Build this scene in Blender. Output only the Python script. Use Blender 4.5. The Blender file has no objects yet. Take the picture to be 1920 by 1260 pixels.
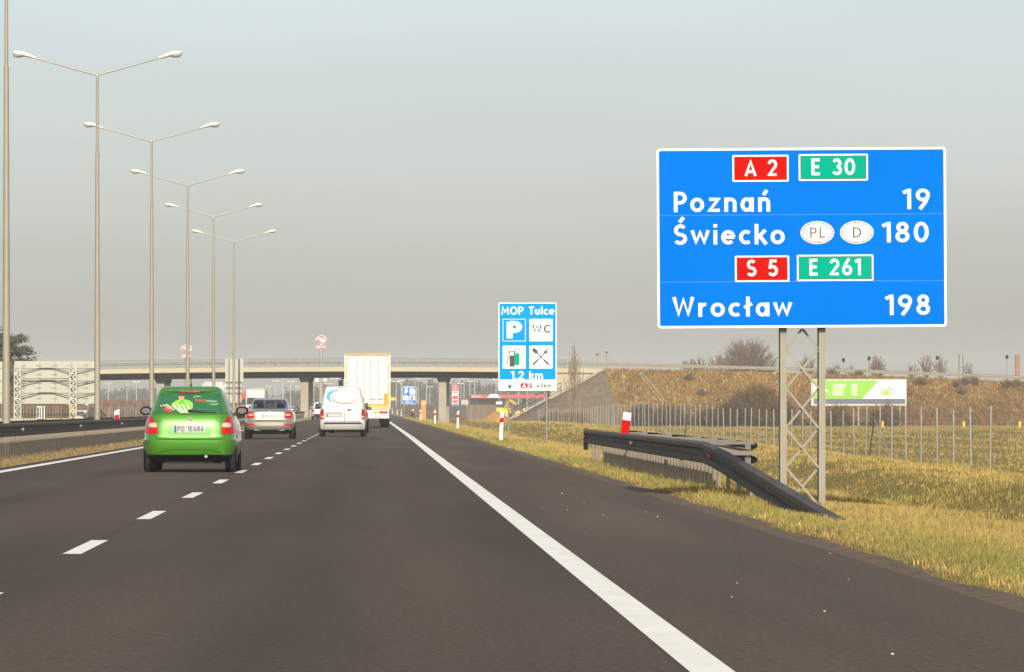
import bpy, bmesh, math, random
import numpy as np
from mathutils import Vector, Matrix
random.seed(7); rng = np.random.default_rng(11)
R = math.radians
SC = bpy.context.scene
COL = SC.collection
# ---------------------------------------------------------------- camera, sky, sun, exposure
F = 9660.0; HC = 1.08; VX, VY = 695.0, 766.0          # focal length in photo pixels, eye height, vanishing point of the road
cd = bpy.data.cameras.new('camera'); cam = bpy.data.objects.new('camera', cd); COL.objects.link(cam)
cam.location = (0, 0, HC); cam.rotation_euler = (R(90), 0, 0)
cd.sensor_width = 36.0; cd.lens = F/1920*36.0
cd.shift_x = (960-VX)/1920; cd.shift_y = (VY-630)/1920
cd.clip_start = 0.5; cd.clip_end = 9000
SC.camera = cam
SUN_EL, SUN_AZ = 25.0, 0.0                             # sun behind the camera, a little to the right
wd = bpy.data.worlds.new('World'); SC.world = wd; wd.use_nodes = True
nt = wd.node_tree; nt.nodes.clear()
sky = nt.nodes.new('ShaderNodeTexSky'); sky.sky_type = 'NISHITA'; sky.sun_disc = False
sky.sun_elevation = R(SUN_EL); sky.sun_rotation = R(180-SUN_AZ)
sky.air_density = 1.0; sky.dust_density = 1.8; sky.ozone_density = 2.5
hsv = nt.nodes.new('ShaderNodeHueSaturation'); hsv.inputs['Saturation'].default_value = 0.5
bg = nt.nodes.new('ShaderNodeBackground'); bg.inputs['Strength'].default_value = 0.132
wo = nt.nodes.new('ShaderNodeOutputWorld')
tcw = nt.nodes.new('ShaderNodeTexCoord'); mpw = nt.nodes.new('ShaderNodeMapping'); mpw.inputs['Scale'].default_value = (3, 3, 16)
nzw = nt.nodes.new('ShaderNodeTexNoise'); nzw.inputs['Scale'].default_value = 2.2; nzw.inputs['Detail'].default_value = 5      # faint streaks of thin cloud
crw = nt.nodes.new('ShaderNodeMapRange'); crw.inputs['From Min'].default_value = .3; crw.inputs['From Max'].default_value = .7; crw.inputs['To Min'].default_value = .965; crw.inputs['To Max'].default_value = 1.035
mlw = nt.nodes.new('ShaderNodeVectorMath'); mlw.operation = 'SCALE'
nt.links.new(tcw.outputs['Generated'], mpw.inputs[0]); nt.links.new(mpw.outputs[0], nzw.inputs['Vector']); nt.links.new(nzw.outputs[0], crw.inputs[0])
nt.links.new(sky.outputs[0], hsv.inputs['Color']); nt.links.new(hsv.outputs[0], mlw.inputs[0]); nt.links.new(crw.outputs[0], mlw.inputs['Scale']); nt.links.new(mlw.outputs[0], bg.inputs[0]); nt.links.new(bg.outputs[0], wo.inputs[0])
sl = bpy.data.lights.new('sun', 'SUN'); sl.energy = 4.7; sl.angle = R(0.5); sl.color = (1.0, 0.93, 0.82)
so = bpy.data.objects.new('sun', sl); COL.objects.link(so)
so.rotation_euler = (R(90-SUN_EL), 0, R(SUN_AZ))
SC.view_settings.view_transform = 'Standard'; SC.view_settings.look = 'None'
SC.view_settings.exposure = 0.0; SC.view_settings.gamma = 1.0
SC.render.engine = 'CYCLES'
SC.cycles.max_bounces = 6; SC.cycles.diffuse_bounces = 3; SC.cycles.glossy_bounces = 3
SC.cycles.transmission_bounces = 3; SC.cycles.transparent_max_bounces = 8; SC.cycles.volume_bounces = 1
SC.cycles.caustics_reflective = False; SC.cycles.caustics_refractive = False
SC.cycles.use_denoising = True

def W(px, py, D):                                      # a point of the photo at a known distance
    return Vector(((px-VX)*D/F, D, HC-(py-VY)*D/F))
def s2l(c):
    c = c/255.0
    return c/12.92 if c <= .04045 else ((c+.055)/1.055)**2.4
def RGB(r, g, b, k=1.0): return (s2l(r)*k, s2l(g)*k, s2l(b)*k)

# ---------------------------------------------------------------- materials
MATS = {}
def M(name, col, rough=.6, metal=0., var=.12, scale=2., bump=0., bscale=None, coat=0., spec=.5, detail=4., stretch=(1,1,1), col2=None, trans=0.):
    if name in MATS: return MATS[name]
    m = bpy.data.materials.new(name); m.use_nodes = True
    n = m.node_tree.nodes; l = m.node_tree.links; b = n['Principled BSDF']
    tc = n.new('ShaderNodeTexCoord'); mp = n.new('ShaderNodeMapping'); mp.inputs['Scale'].default_value = stretch
    l.new(tc.outputs['Object'], mp.inputs[0])
    nz = n.new('ShaderNodeTexNoise'); nz.inputs['Scale'].default_value = scale; nz.inputs['Detail'].default_value = detail
    l.new(mp.outputs[0], nz.inputs['Vector'])
    cr = n.new('ShaderNodeValToRGB'); l.new(nz.outputs[0], cr.inputs[0])
    c2 = col2 or tuple(min(1, c*(1+var)) for c in col); c1 = col if col2 else tuple(c*(1-var) for c in col)
    cr.color_ramp.elements[0].color = (*c1, 1); cr.color_ramp.elements[1].color = (*c2, 1)
    cr.color_ramp.elements[0].position = .3; cr.color_ramp.elements[1].position = .7
    l.new(cr.outputs[0], b.inputs['Base Color'])
    rr = n.new('ShaderNodeMapRange'); rr.inputs['To Min'].default_value = max(0, rough-.08); rr.inputs['To Max'].default_value = min(1, rough+.08)
    l.new(nz.outputs[0], rr.inputs[0]); l.new(rr.outputs[0], b.inputs['Roughness'])
    b.inputs['Metallic'].default_value = metal; b.inputs['Coat Weight'].default_value = coat; b.inputs['Coat Roughness'].default_value = .06
    b.inputs['Specular IOR Level'].default_value = spec
    if trans: b.inputs['Transmission Weight'].default_value = trans
    if bump:
        nb = n.new('ShaderNodeTexNoise'); nb.inputs['Scale'].default_value = bscale or scale*8; nb.inputs['Detail'].default_value = 3
        l.new(mp.outputs[0], nb.inputs['Vector'])
        bp = n.new('ShaderNodeBump'); bp.inputs['Strength'].default_value = bump; bp.inputs['Distance'].default_value = .02
        l.new(nb.outputs[0], bp.inputs['Height']); l.new(bp.outputs[0], b.inputs['Normal'])
    MATS[name] = m
    return m

m_blue = M('sign_blue', (.0,.138,.58), .7, var=.05, scale=.8, spec=.0)
m_blue2 = M('sign_light_blue', (.0,.26,.76), .7, var=.06, scale=.8, spec=.0)
m_white = M('sign_white', (.72,.71,.66), .5, var=.03)
m_red = M('sign_red', (.46,.006,.004), .7, var=.06, spec=.0)
m_green = M('sign_green', (.0,.305,.195), .7, var=.06, spec=.0)
m_black = M('sign_black', (.02,.018,.016), .5)
m_orange = M('signal_orange', (.85,.24,.02), .5, var=.08)
m_yellow = M('signal_yellow', (.80,.48,.02), .5, var=.08)
m_galv = M('galvanised_steel', (.25,.235,.195), .55, metal=.25, var=.12, scale=3., bump=.08)
m_galvl = M('pale_galvanised_steel', (.265,.245,.185), .65, metal=.1, var=.1, scale=2.)
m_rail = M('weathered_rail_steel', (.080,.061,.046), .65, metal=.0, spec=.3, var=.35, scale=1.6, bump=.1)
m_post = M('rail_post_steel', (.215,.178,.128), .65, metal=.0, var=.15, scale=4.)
m_mirror = M('mirror_glass_dark', (.14,.14,.15), .15, metal=1.)
m_pole = M('lamp_pole_paint', (.295,.26,.19), .5, metal=.1, var=.08, scale=1.5)
m_poleg = M('lamp_pole_zinc', (.40,.39,.34), .5, metal=.4, var=.08)
m_lamp = M('lamp_housing_cream', (.70,.65,.52), .35, var=.04)
m_lens = M('lamp_lens', (.35,.35,.32), .2, var=.05)
m_conc = M('beige_concrete', (.42,.365,.24), .85, var=.08, scale=.6, bump=.15, bscale=4)
m_concg = M('grey_concrete', (.31,.28,.21), .85, var=.1, scale=.7, bump=.15, bscale=4)
m_soffit = M('shade_darkened_concrete', (.018,.015,.014), .95, var=.25, scale=.4, spec=.1)  # concrete darkened to near black, shade under the deck put into the colour
m_rubber = M('tyre_rubber', (.007,.0066,.006), .95, var=.2, spec=.05)
m_plast = M('black_plastic', (.012,.0115,.011), .5, var=.15, spec=.3)
m_under = M('underbody_black', (.012,.011,.01), .9)
m_rim = M('alloy_rim', (.45,.45,.44), .35, metal=.8)
m_glass = M('tinted_glass', (.02,.025,.035), .06, var=.05, spec=.8)
m_tail = M('tail_light_red', (.50,.006,.006), .25, var=.1, scale=20, spec=.3)
m_tailw = M('tail_light_clear', (.62,.45,.34), .25, var=.08, scale=20, spec=.3)
m_plate = M('number_plate_white', (.44,.44,.37), .5, var=.03)
m_chrome = M('chrome_trim', (.45,.45,.45), .2, metal=1., var=.03)

# ---------------------------------------------------------------- mesh builder
class MB:
    def __init__(s): s.v = []; s.f = []; s.mi = []
    def add(s, vs, fs, mi=0):
        b = len(s.v); s.v += [tuple(p) for p in vs]; s.f += [tuple(b+i for i in f) for f in fs]; s.mi += [mi]*len(fs); return s
    def box(s, x0, x1, y0, y1, z0, z1, mi=0):
        v = [(x0,y0,z0),(x1,y0,z0),(x1,y1,z0),(x0,y1,z0),(x0,y0,z1),(x1,y0,z1),(x1,y1,z1),(x0,y1,z1)]
        return s.add(v, [(0,3,2,1),(4,5,6,7),(0,1,5,4),(1,2,6,5),(2,3,7,6),(3,0,4,7)], mi)
    def bar(s, p, q, w, h=None, mi=0, up=(0,0,1)):      # rectangular bar from p to q
        h = h or w; p = Vector(p); q = Vector(q); d = (q-p).normalized(); u = Vector(up)
        if abs(d.dot(u)) > .98: u = Vector((0,1,0))
        a = d.cross(u).normalized()*w/2; b = a.cross(d).normalized()*h/2
        v = [p-a-b, p+a-b, p+a+b, p-a+b, q-a-b, q+a-b, q+a+b, q-a+b]
        return s.add(v, [(0,3,2,1),(4,5,6,7),(0,1,5,4),(1,2,6,5),(2,3,7,6),(3,0,4,7)], mi)
    def tube(s, pts, rs, n=8, mi=0, caps=True):
        pts = [Vector(p) for p in pts]
        if not isinstance(rs, (list, tuple)): rs = [rs]*len(pts)
        rings = []
        for i, p in enumerate(pts):
            d = (pts[min(i+1, len(pts)-1)]-pts[max(i-1, 0)]).normalized()
            u = Vector((0,0,1)) if abs(d.z) < .9 else Vector((0,1,0))
            a = d.cross(u).normalized(); b = a.cross(d)
            rings.append([p+(a*math.cos(2*math.pi*k/n)+b*math.sin(2*math.pi*k/n))*rs[i] for k in range(n)])
        v = [q for r in rings for q in r]; f = []
        for i in range(len(pts)-1):
            for k in range(n): f.append((i*n+k, i*n+(k+1)%n, (i+1)*n+(k+1)%n, (i+1)*n+k))
        if caps: f.append(tuple(range(n-1,-1,-1))); f.append(tuple((len(pts)-1)*n+k for k in range(n)))
        return s.add(v, f, mi)
    def loft(s, rings, mi=0, caps=True, closed=True, mis=None):
        n = len(rings[0]); v = [q for r in rings for q in r]; f = []; m = []
        for i in range(len(rings)-1):
            for k in range(n if closed else n-1):
                f.append((i*n+k, i*n+(k+1)%n, (i+1)*n+(k+1)%n, (i+1)*n+k)); m.append(mis[i] if mis else mi)
        if caps:
            f.append(tuple(range(n-1,-1,-1))); m.append(m[0]); f.append(tuple((len(rings)-1)*n+k for k in range(n))); m.append(m[-2])
        b = len(s.v); s.v += [tuple(p) for p in v]; s.f += [tuple(b+i for i in q) for q in f]; s.mi += m; return s
    def prism(s, poly, y0, y1, mi=0):                    # polygon in (x,z), ccw seen from -Y, extruded y0 (front) .. y1
        n = len(poly); v = [(p[0], y0, p[1]) for p in poly]+[(p[0], y1, p[1]) for p in poly]
        f = [tuple(range(n)), tuple(range(2*n-1, n-1, -1))]+[(i, n+i, n+(i+1)%n, (i+1)%n) for i in range(n)]
        return s.add(v, f, mi)
    def ball(s, c, rx, ry, rz, nu=12, nv=8, mi=0):
        rings = []
        for j in range(1, nv):
            t = math.pi*j/nv
            rings.append([(c[0]+rx*math.sin(t)*math.cos(2*math.pi*k/nu), c[1]+ry*math.sin(t)*math.sin(2*math.pi*k/nu), c[2]-rz*math.cos(t)) for k in range(nu)])
        return s.loft(rings, mi)
    def build(s, name, mats, parent=None, loc=None, smooth=None, bevel=0.):
        me = bpy.data.meshes.new(name); me.from_pydata(s.v, [], s.f)
        mats = mats if isinstance(mats, (list, tuple)) else [mats]
        for m in mats: me.materials.append(m)
        if len(mats) > 1: me.polygons.foreach_set('material_index', s.mi)
        bm = bmesh.new(); bm.from_mesh(me); bmesh.ops.recalc_face_normals(bm, faces=bm.faces); bm.to_mesh(me); bm.free()
        if smooth is not None:
            me.polygons.foreach_set('use_smooth', [True]*len(me.polygons))
            me.set_sharp_from_angle(angle=R(smooth))
        me.update()
        o = bpy.data.objects.new(name, me); COL.objects.link(o)
        if parent: o.parent = parent
        if loc is not None: o.location = loc
        if bevel:
            b = o.modifiers.new('bevel', 'BEVEL'); b.width = bevel; b.segments = 2; b.limit_method = 'ANGLE'
        return o
def tag(o, label, cat, group=None, kind=None):
    o['label'] = label; o['category'] = cat
    if group: o['group'] = group
    if kind: o['kind'] = kind
    return o
def thing(name, loc, label, cat, group=None, rz=0.):
    o = bpy.data.objects.new(name, None); o.empty_display_size = .2; COL.objects.link(o)
    o.location = loc; o.rotation_euler = (0, 0, rz)
    return tag(o, label, cat, group)
def struct(o, name=None): o['kind'] = 'structure'; return o
def copy_tree(o, parent=None):
    c = o.copy(); COL.objects.link(c)
    if parent is not None: c.parent = parent
    for ch in list(o.children): copy_tree(ch, c)
    return c
def raw_mesh(name, verts, tris, mat, colors=None):       # numpy arrays -> one mesh of triangles, optional colour per vertex
    me = bpy.data.meshes.new(name); nv, nf = len(verts), len(tris)
    me.vertices.add(nv); me.vertices.foreach_set('co', verts.astype(np.float32).ravel())
    me.loops.add(nf*3); me.loops.foreach_set('vertex_index', tris.astype(np.int32).ravel())
    me.polygons.add(nf); me.polygons.foreach_set('loop_start', np.arange(nf, dtype=np.int32)*3)
    me.update(calc_edges=True)
    if colors is not None:
        a = me.color_attributes.new('Col', 'FLOAT_COLOR', 'POINT')
        a.data.foreach_set('color', np.concatenate([colors, np.ones((nv,1))], 1).astype(np.float32).ravel())
    me.materials.append(mat)
    o = bpy.data.objects.new(name, me); COL.objects.link(o)
    return o
def attr_mat(name, rough=.8, spec=.2, subs=0.):
    m = bpy.data.materials.new(name); m.use_nodes = True; n = m.node_tree.nodes; l = m.node_tree.links
    a = n.new('ShaderNodeAttribute'); a.attribute_name = 'Col'; b = n['Principled BSDF']
    l.new(a.outputs['Color'], b.inputs['Base Color']); b.inputs['Roughness'].default_value = rough; b.inputs['Specular IOR Level'].default_value = spec
    return m
m_leafs = attr_mat('plant_fibres')

# ---------------------------------------------------------------- stroke lettering (road-sign alphabet of even strokes)
def A(cx, cy, rx, ry, a0, a1, n=14):
    return [(cx+rx*math.cos(R(a0+(a1-a0)*i/n)), cy+ry*math.sin(R(a0+(a1-a0)*i/n))) for i in range(n+1)]
G = {
 'A': (.74, [[(.06,0),(.37,.88),(.68,0)],[(.2,.27),(.54,.27)]]),
 'B': (.58, [[(.08,0),(.08,1)],[(.08,.92)]+A(.28,.72,.2,.2,90,-90)+[(.08,.52)],[(.28,.5)]+A(.28,.29,.23,.21,90,-90)+[(.08,.08)]]),
 'C': (.68, [A(.42,.5,.34,.42,48,312)]), 'D': (.66, [[(.08,0),(.08,1)],[(.08,.92)]+A(.22,.5,.36,.42,90,-90)+[(.08,.08)]]),
 'E': (.54, [[(.5,.92),(.08,.92),(.08,.08),(.5,.08)],[(.08,.51),(.45,.51)]]), 'F': (.5, [[(.48,.92),(.08,.92),(.08,0)],[(.08,.5),(.42,.5)]]),
 'I': (.16, [[(.08,0),(.08,1)]]), 'K': (.58, [[(.08,0),(.08,1)],[(.54,1),(.12,.46)],[(.24,.58),(.56,0)]]),
 'L': (.5, [[(.08,1),(.08,.08),(.48,.08)]]), 'M': (.86, [[(.08,0),(.14,.93),(.43,.3),(.72,.93),(.78,0)]]),
 'N': (.68, [[(.08,0),(.08,.9),(.6,.1),(.6,1)]]), 'O': (.8, [A(.4,.5,.33,.42,0,360,24)]),
 'P': (.56, [[(.08,0),(.08,1)],[(.08,.92)]+A(.27,.69,.23,.23,90,-90)+[(.08,.46)]]),
 'R': (.58, [[(.08,0),(.08,1)],[(.08,.92)]+A(.27,.7,.22,.22,90,-90)+[(.08,.48)],[(.28,.48),(.54,0)]]),
 'S': (.56, [A(.28,.71,.2,.21,35,262)+A(.27,.29,.22,.21,78,-150)]), 'T': (.6, [[(.02,.92),(.58,.92)],[(.3,.92),(.3,0)]]),
 'W': (.92, [[(.05,1),(.25,.13),(.46,.87),(.67,.13),(.87,1)]]), 'Y': (.66, [[(.04,1),(.33,.45),(.62,1)],[(.33,.5),(.33,0)]]),
 'a': (.58, [A(.27,.35,.2,.27,0,360,20),[(.5,0),(.5,.7)]]), 'c': (.48, [A(.3,.35,.23,.27,50,310)]),
 'e': (.58, [A(.29,.35,.23,.27,0,315,18),[(.08,.36),(.56,.36)]]), 'f': (.36, [A(.3,.8,.16,.16,80,180)+[(.14,0)],[(0,.64),(.32,.64)]]),
 'h': (.54, [[(.08,0),(.08,1)],[(.08,.36)]+A(.27,.42,.19,.2,180,0)+[(.46,0)]]), 'i': (.16, [[(.08,0),(.08,.7)],[(.08,.84),(.08,1)]]),
 'k': (.52, [[(.08,0),(.08,1)],[(.47,.7),(.12,.3)],[(.22,.42),(.5,0)]]), 'l': (.16, [[(.08,0),(.08,1)]]),
 'ł': (.32, [[(.16,0),(.16,1)],[(0,.44),(.33,.66)]]),
 'm': (.86, [[(.08,0),(.08,.7)],[(.08,.36)]+A(.25,.44,.17,.18,180,0)+[(.42,0)],[(.43,.36)]+A(.6,.44,.17,.18,180,0)+[(.77,0)]]),
 'n': (.54, [[(.08,0),(.08,.7)],[(.08,.36)]+A(.27,.42,.19,.2,180,0)+[(.46,0)]]),
 'ń': (.54, [[(.08,0),(.08,.7)],[(.08,.36)]+A(.27,.42,.19,.2,180,0)+[(.46,0)],[(.24,.82),(.4,1.05)]]),
 'o': (.58, [A(.29,.35,.23,.27,0,360,20)]), 'r': (.36, [[(.08,0),(.08,.7)],[(.08,.3)]+A(.3,.38,.22,.24,180,80)]),
 's': (.46, [A(.23,.485,.15,.135,30,262)+A(.22,.215,.16,.135,78,-150)]), 't': (.34, [[(.15,.95),(.15,.2)]+A(.27,.2,.12,.12,180,270),[(0,.64),(.32,.64)]]),
 'u': (.54, [[(.08,.7),(.08,.28)]+A(.27,.28,.19,.2,180,360)+[(.46,.7)]]), 'w': (.78, [[(.04,.7),(.21,.12),(.39,.6),(.57,.12),(.74,.7)]]),
 'z': (.54, [[(.06,.62),(.46,.62),(.08,.08),(.52,.08)]]),
 'Ś': (.56, [A(.28,.71,.2,.21,35,262)+A(.27,.29,.22,.21,78,-150),[(.24,1.1),(.42,1.34)]]),
 '0': (.62, [A(.31,.5,.24,.42,0,360,24)]), '1': (.36, [[(.27,1),(.27,0)],[(.0,.80),(.24,.93)]]),
 '2': (.58, [A(.29,.69,.22,.23,170,-32)+[(.08,.08),(.56,.08)]]), '3': (.56, [A(.27,.71,.19,.21,155,-90),A(.27,.29,.22,.21,90,-155)]),
 '4': (.62, [[(.42,.98),(.07,.27),(.6,.27)],[(.44,.6),(.44,0)]]), '5': (.56, [[(.5,.92),(.16,.92),(.11,.54)]+A(.27,.33,.23,.25,120,-150)]),
 '6': (.62, [A(.31,.31,.23,.23,0,360,18),[(.085,.36),(.2,.66),(.44,1)]]), '7': (.54, [[(.03,.92),(.48,.92),(.18,0)]]),
 '8': (.6, [A(.3,.735,.18,.185,0,360,18),A(.3,.29,.22,.21,0,360,18)]), '9': (.62, [A(.31,.69,.23,.23,0,360,18),[(.535,.64),(.42,.34),(.18,0)]]),
 ',': (.16, [[(.1,.12),(.03,-.14)]]), ' ': (.34, []), '-': (.4, [[(.05,.45),(.35,.45)]]), '.': (.16, [[(.08,0),(.08,.16)]]), 'b': (.58, [[(.08,0),(.08,1)],A(.3,.35,.2,.27,0,360,18)]), 'y': (.5, [[(.04,.7),(.25,.1)],[(.46,.7),(.16,-.25)]]),
}
def ribbon(mb, pts, t, fn, y, mi=0):
    n = len(pts); closed = n > 3 and math.dist(pts[0], pts[-1]) < 1e-6
    P = [Vector(p) for p in pts]; L = []; Rr = []
    for i in range(n):
        a = P[i]-P[i-1] if i else (P[-1]-P[-2] if closed else P[1]-P[0])
        b = P[i+1]-P[i] if i < n-1 else (P[1]-P[0] if closed else P[-1]-P[-2])
        a = a.normalized(); b = b.normalized(); na = Vector((-a.y, a.x)); nb = Vector((-b.y, b.x))
        m = na+nb; m = m.normalized() if m.length > 1e-4 else na
        k = t/max(.6, m.dot(nb))
        L.append(P[i]+m*k); Rr.append(P[i]-m*k)
    v = [fn(p.x, p.y, y) for p in L]+[fn(p.x, p.y, y) for p in Rr]
    mb.add(v, [(n+i, n+i+1, i+1, i) for i in range(n-1)], mi)
def text_width(s, gap=.17): return sum(G[c][0] for c in s)+gap*(len(s)-1)
def text(mb, s, x0, z0, h, width=None, y=0., t=.083, gap=.17, mi=0, surf=None, dy=.0007, slope=0.):
    kx = h if width is None else width/text_width(s, gap)
    x = x0; k = 0
    fn = surf or (lambda u, v, yy: (u, yy, v))
    for c in s:
        adv, st = G[c]
        for q in st:
            ribbon(mb, q, t, lambda u, v, yy, X=x: fn(X+u*kx, z0+v*h+(X+u*kx-x0)*slope, yy), y-dy*k, mi); k = (k+1) % 4
        x += (adv+gap)*kx
    return x-gap*kx
def rrect(x0, x1, z0, z1, r, n=4):
    p = []
    for cx, cz, a in ((x1-r, z0+r, -90), (x1-r, z1-r, 0), (x0+r, z1-r, 90), (x0+r, z0+r, 180)):
        p += [(cx+r*math.cos(R(a+90*i/n)), cz+r*math.sin(R(a+90*i/n))) for i in range(n+1)]
    return p
def disc(cx, cz, rx, rz, n=28): return [(cx+rx*math.cos(2*math.pi*i/n), cz+rz*math.sin(2*math.pi*i/n)) for i in range(n)]
# ================================================================ the setting: ground, roads, markings
XE = 3.56                                              # right edge of the asphalt
_px = [-1200,-60,-34,-26,-22.8,-22.0,-10.9,-10.6,-8.9,-7.0,-6.62,XE,4.3,4.9,5.8,7.0,8.6,10.3,11.6,13.2,15.5,17.5,20.3,26,60,1200]
_pz = [-1.0,-1.0,-.8,-.35,-.1,-.06,-.06,-.03,-.05,-.03,-.05,-.05,-.07,-.12,-.15,-.28,-.74,-.86,-.36,-.30,-.6,-.82,-1.0,-1.05,-1.1,-1.2]
def deckz(x): return 6.25-.00028*x*x
def ground_z(x, y):
    x = np.asarray(x, float); y = np.asarray(y, float)
    z = np.interp(x, _px, _pz)
    w = np.clip((x-6.2)/3, 0, 1)
    z = z + w*(.5*np.exp(-((y-392)/75.0)**2)*np.clip((x-9)/6, 0, 1))
    z = z + w*(.10*np.sin(x*.9+y*.045)+.07*np.sin(y*.11+x*.5)+.05*np.sin(y*.31-x*1.3)+.035*np.sin(y*.8+x*2.1))*np.clip(1-y/900, .3, 1)
    return z
def emb_z(x, y):                                       # road embankments at both ends of the overpass
    x = np.asarray(x, float); y = np.asarray(y, float)
    g = ground_z(x, y); out = g-.4
    for x0, x1, mx in ((29.0, 260.0, 29.0), (-260.0, -46.5, -46.5)):
        dx = np.maximum(np.maximum(x0-x, x-x1), 0); dy = np.maximum(np.maximum(639.5-y, y-651.5), 0)
        top = deckz(np.clip(x, max(x0,-130), min(x1,130)))-.28
        out = np.maximum(out, top-np.hypot(dx/1.16, dy)/1.6)
    return out
def grid_obj(name, xs, ys, zf, mat, keep=None):
    X, Y = np.meshgrid(xs, ys); Z = zf(X, Y); nx, ny = len(xs), len(ys)
    v = np.stack([X, Y, Z], -1).reshape(-1, 3)
    f = []
    for j in range(ny-1):
        for i in range(nx-1):
            if keep is None or keep(X[j,i], Y[j,i], X[j+1,i+1], Y[j+1,i+1]): f.append((j*nx+i, j*nx+i+1, (j+1)*nx+i+1, (j+1)*nx+i))
    me = bpy.data.meshes.new(name); me.from_pydata(v.tolist(), [], f); me.materials.append(mat)
    me.polygons.foreach_set('use_smooth', [True]*len(f)); me.update()
    o = bpy.data.objects.new(name, me); COL.objects.link(o); return o

def ground_mat():
    m = bpy.data.materials.new('dry_grass_ground'); m.use_nodes = True; n = m.node_tree.nodes; l = m.node_tree.links; b = n['Principled BSDF']
    tc = n.new('ShaderNodeTexCoord')
    def noise(sc, det=4): 
        z = n.new('ShaderNodeTexNoise'); z.inputs['Scale'].default_value = sc; z.inputs['Detail'].default_value = det; l.new(tc.outputs['Object'], z.inputs['Vector']); return z
    def ramp(src, p0, p1, c0, c1):
        r = n.new('ShaderNodeValToRGB'); l.new(src, r.inputs[0]); e = r.color_ramp.elements
        e[0].position, e[1].position = p0, p1; e[0].color = (*c0, 1); e[1].color = (*c1, 1); return r
    a = ramp(noise(.11).outputs[0], .38, .62, (.36,.25,.085), (.26,.21,.062))
    c = ramp(noise(1.6, 6).outputs[0], .35, .7, (.55,.55,.5), (1.1,1.05,1.0))
    mx = n.new('ShaderNodeMix'); mx.data_type = 'RGBA'; mx.blend_type = 'MULTIPLY'; mx.inputs['Factor'].default_value = 1
    l.new(a.outputs[0], mx.inputs['A']); l.new(c.outputs[0], mx.inputs['B'])
    l.new(mx.outputs['Result'], b.inputs['Base Color']); b.inputs['Roughness'].default_value = .95; b.inputs['Specular IOR Level'].default_value = .1
    nb = noise(3., 6); bp = n.new('ShaderNodeBump'); bp.inputs['Strength'].default_value = .8; bp.inputs['Distance'].default_value = .15
    l.new(nb.outputs[0], bp.inputs['Height']); l.new(bp.outputs[0], b.inputs['Normal'])
    return m
m_ground = ground_mat()
xs = np.concatenate([[-1200,-700,-400,-250,-160,-110,-80,-60,-45,-36,-30,-26,-24,-22.8,-22], np.arange(-21,-11,2), [-10.9,-10.6,-10,-9.4,-8.9,-8.2,-7.5,-7,-6.62], np.arange(-5,3,2), [3.3,XE], np.arange(3.9,7,.35), np.arange(7,24,.4), np.arange(24,40,1.5), np.arange(40,100,6), [100,130,180,260,400,700,1200]])
ys = np.concatenate([[-60,-20,0,10], np.arange(18,150,1.2), np.arange(150,330,3), np.arange(330,700,8), np.arange(700,1500,60), [1500,1800,2200,2600,3000,3300]])
struct(grid_obj('ground', xs, ys, ground_z, m_ground))

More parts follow.
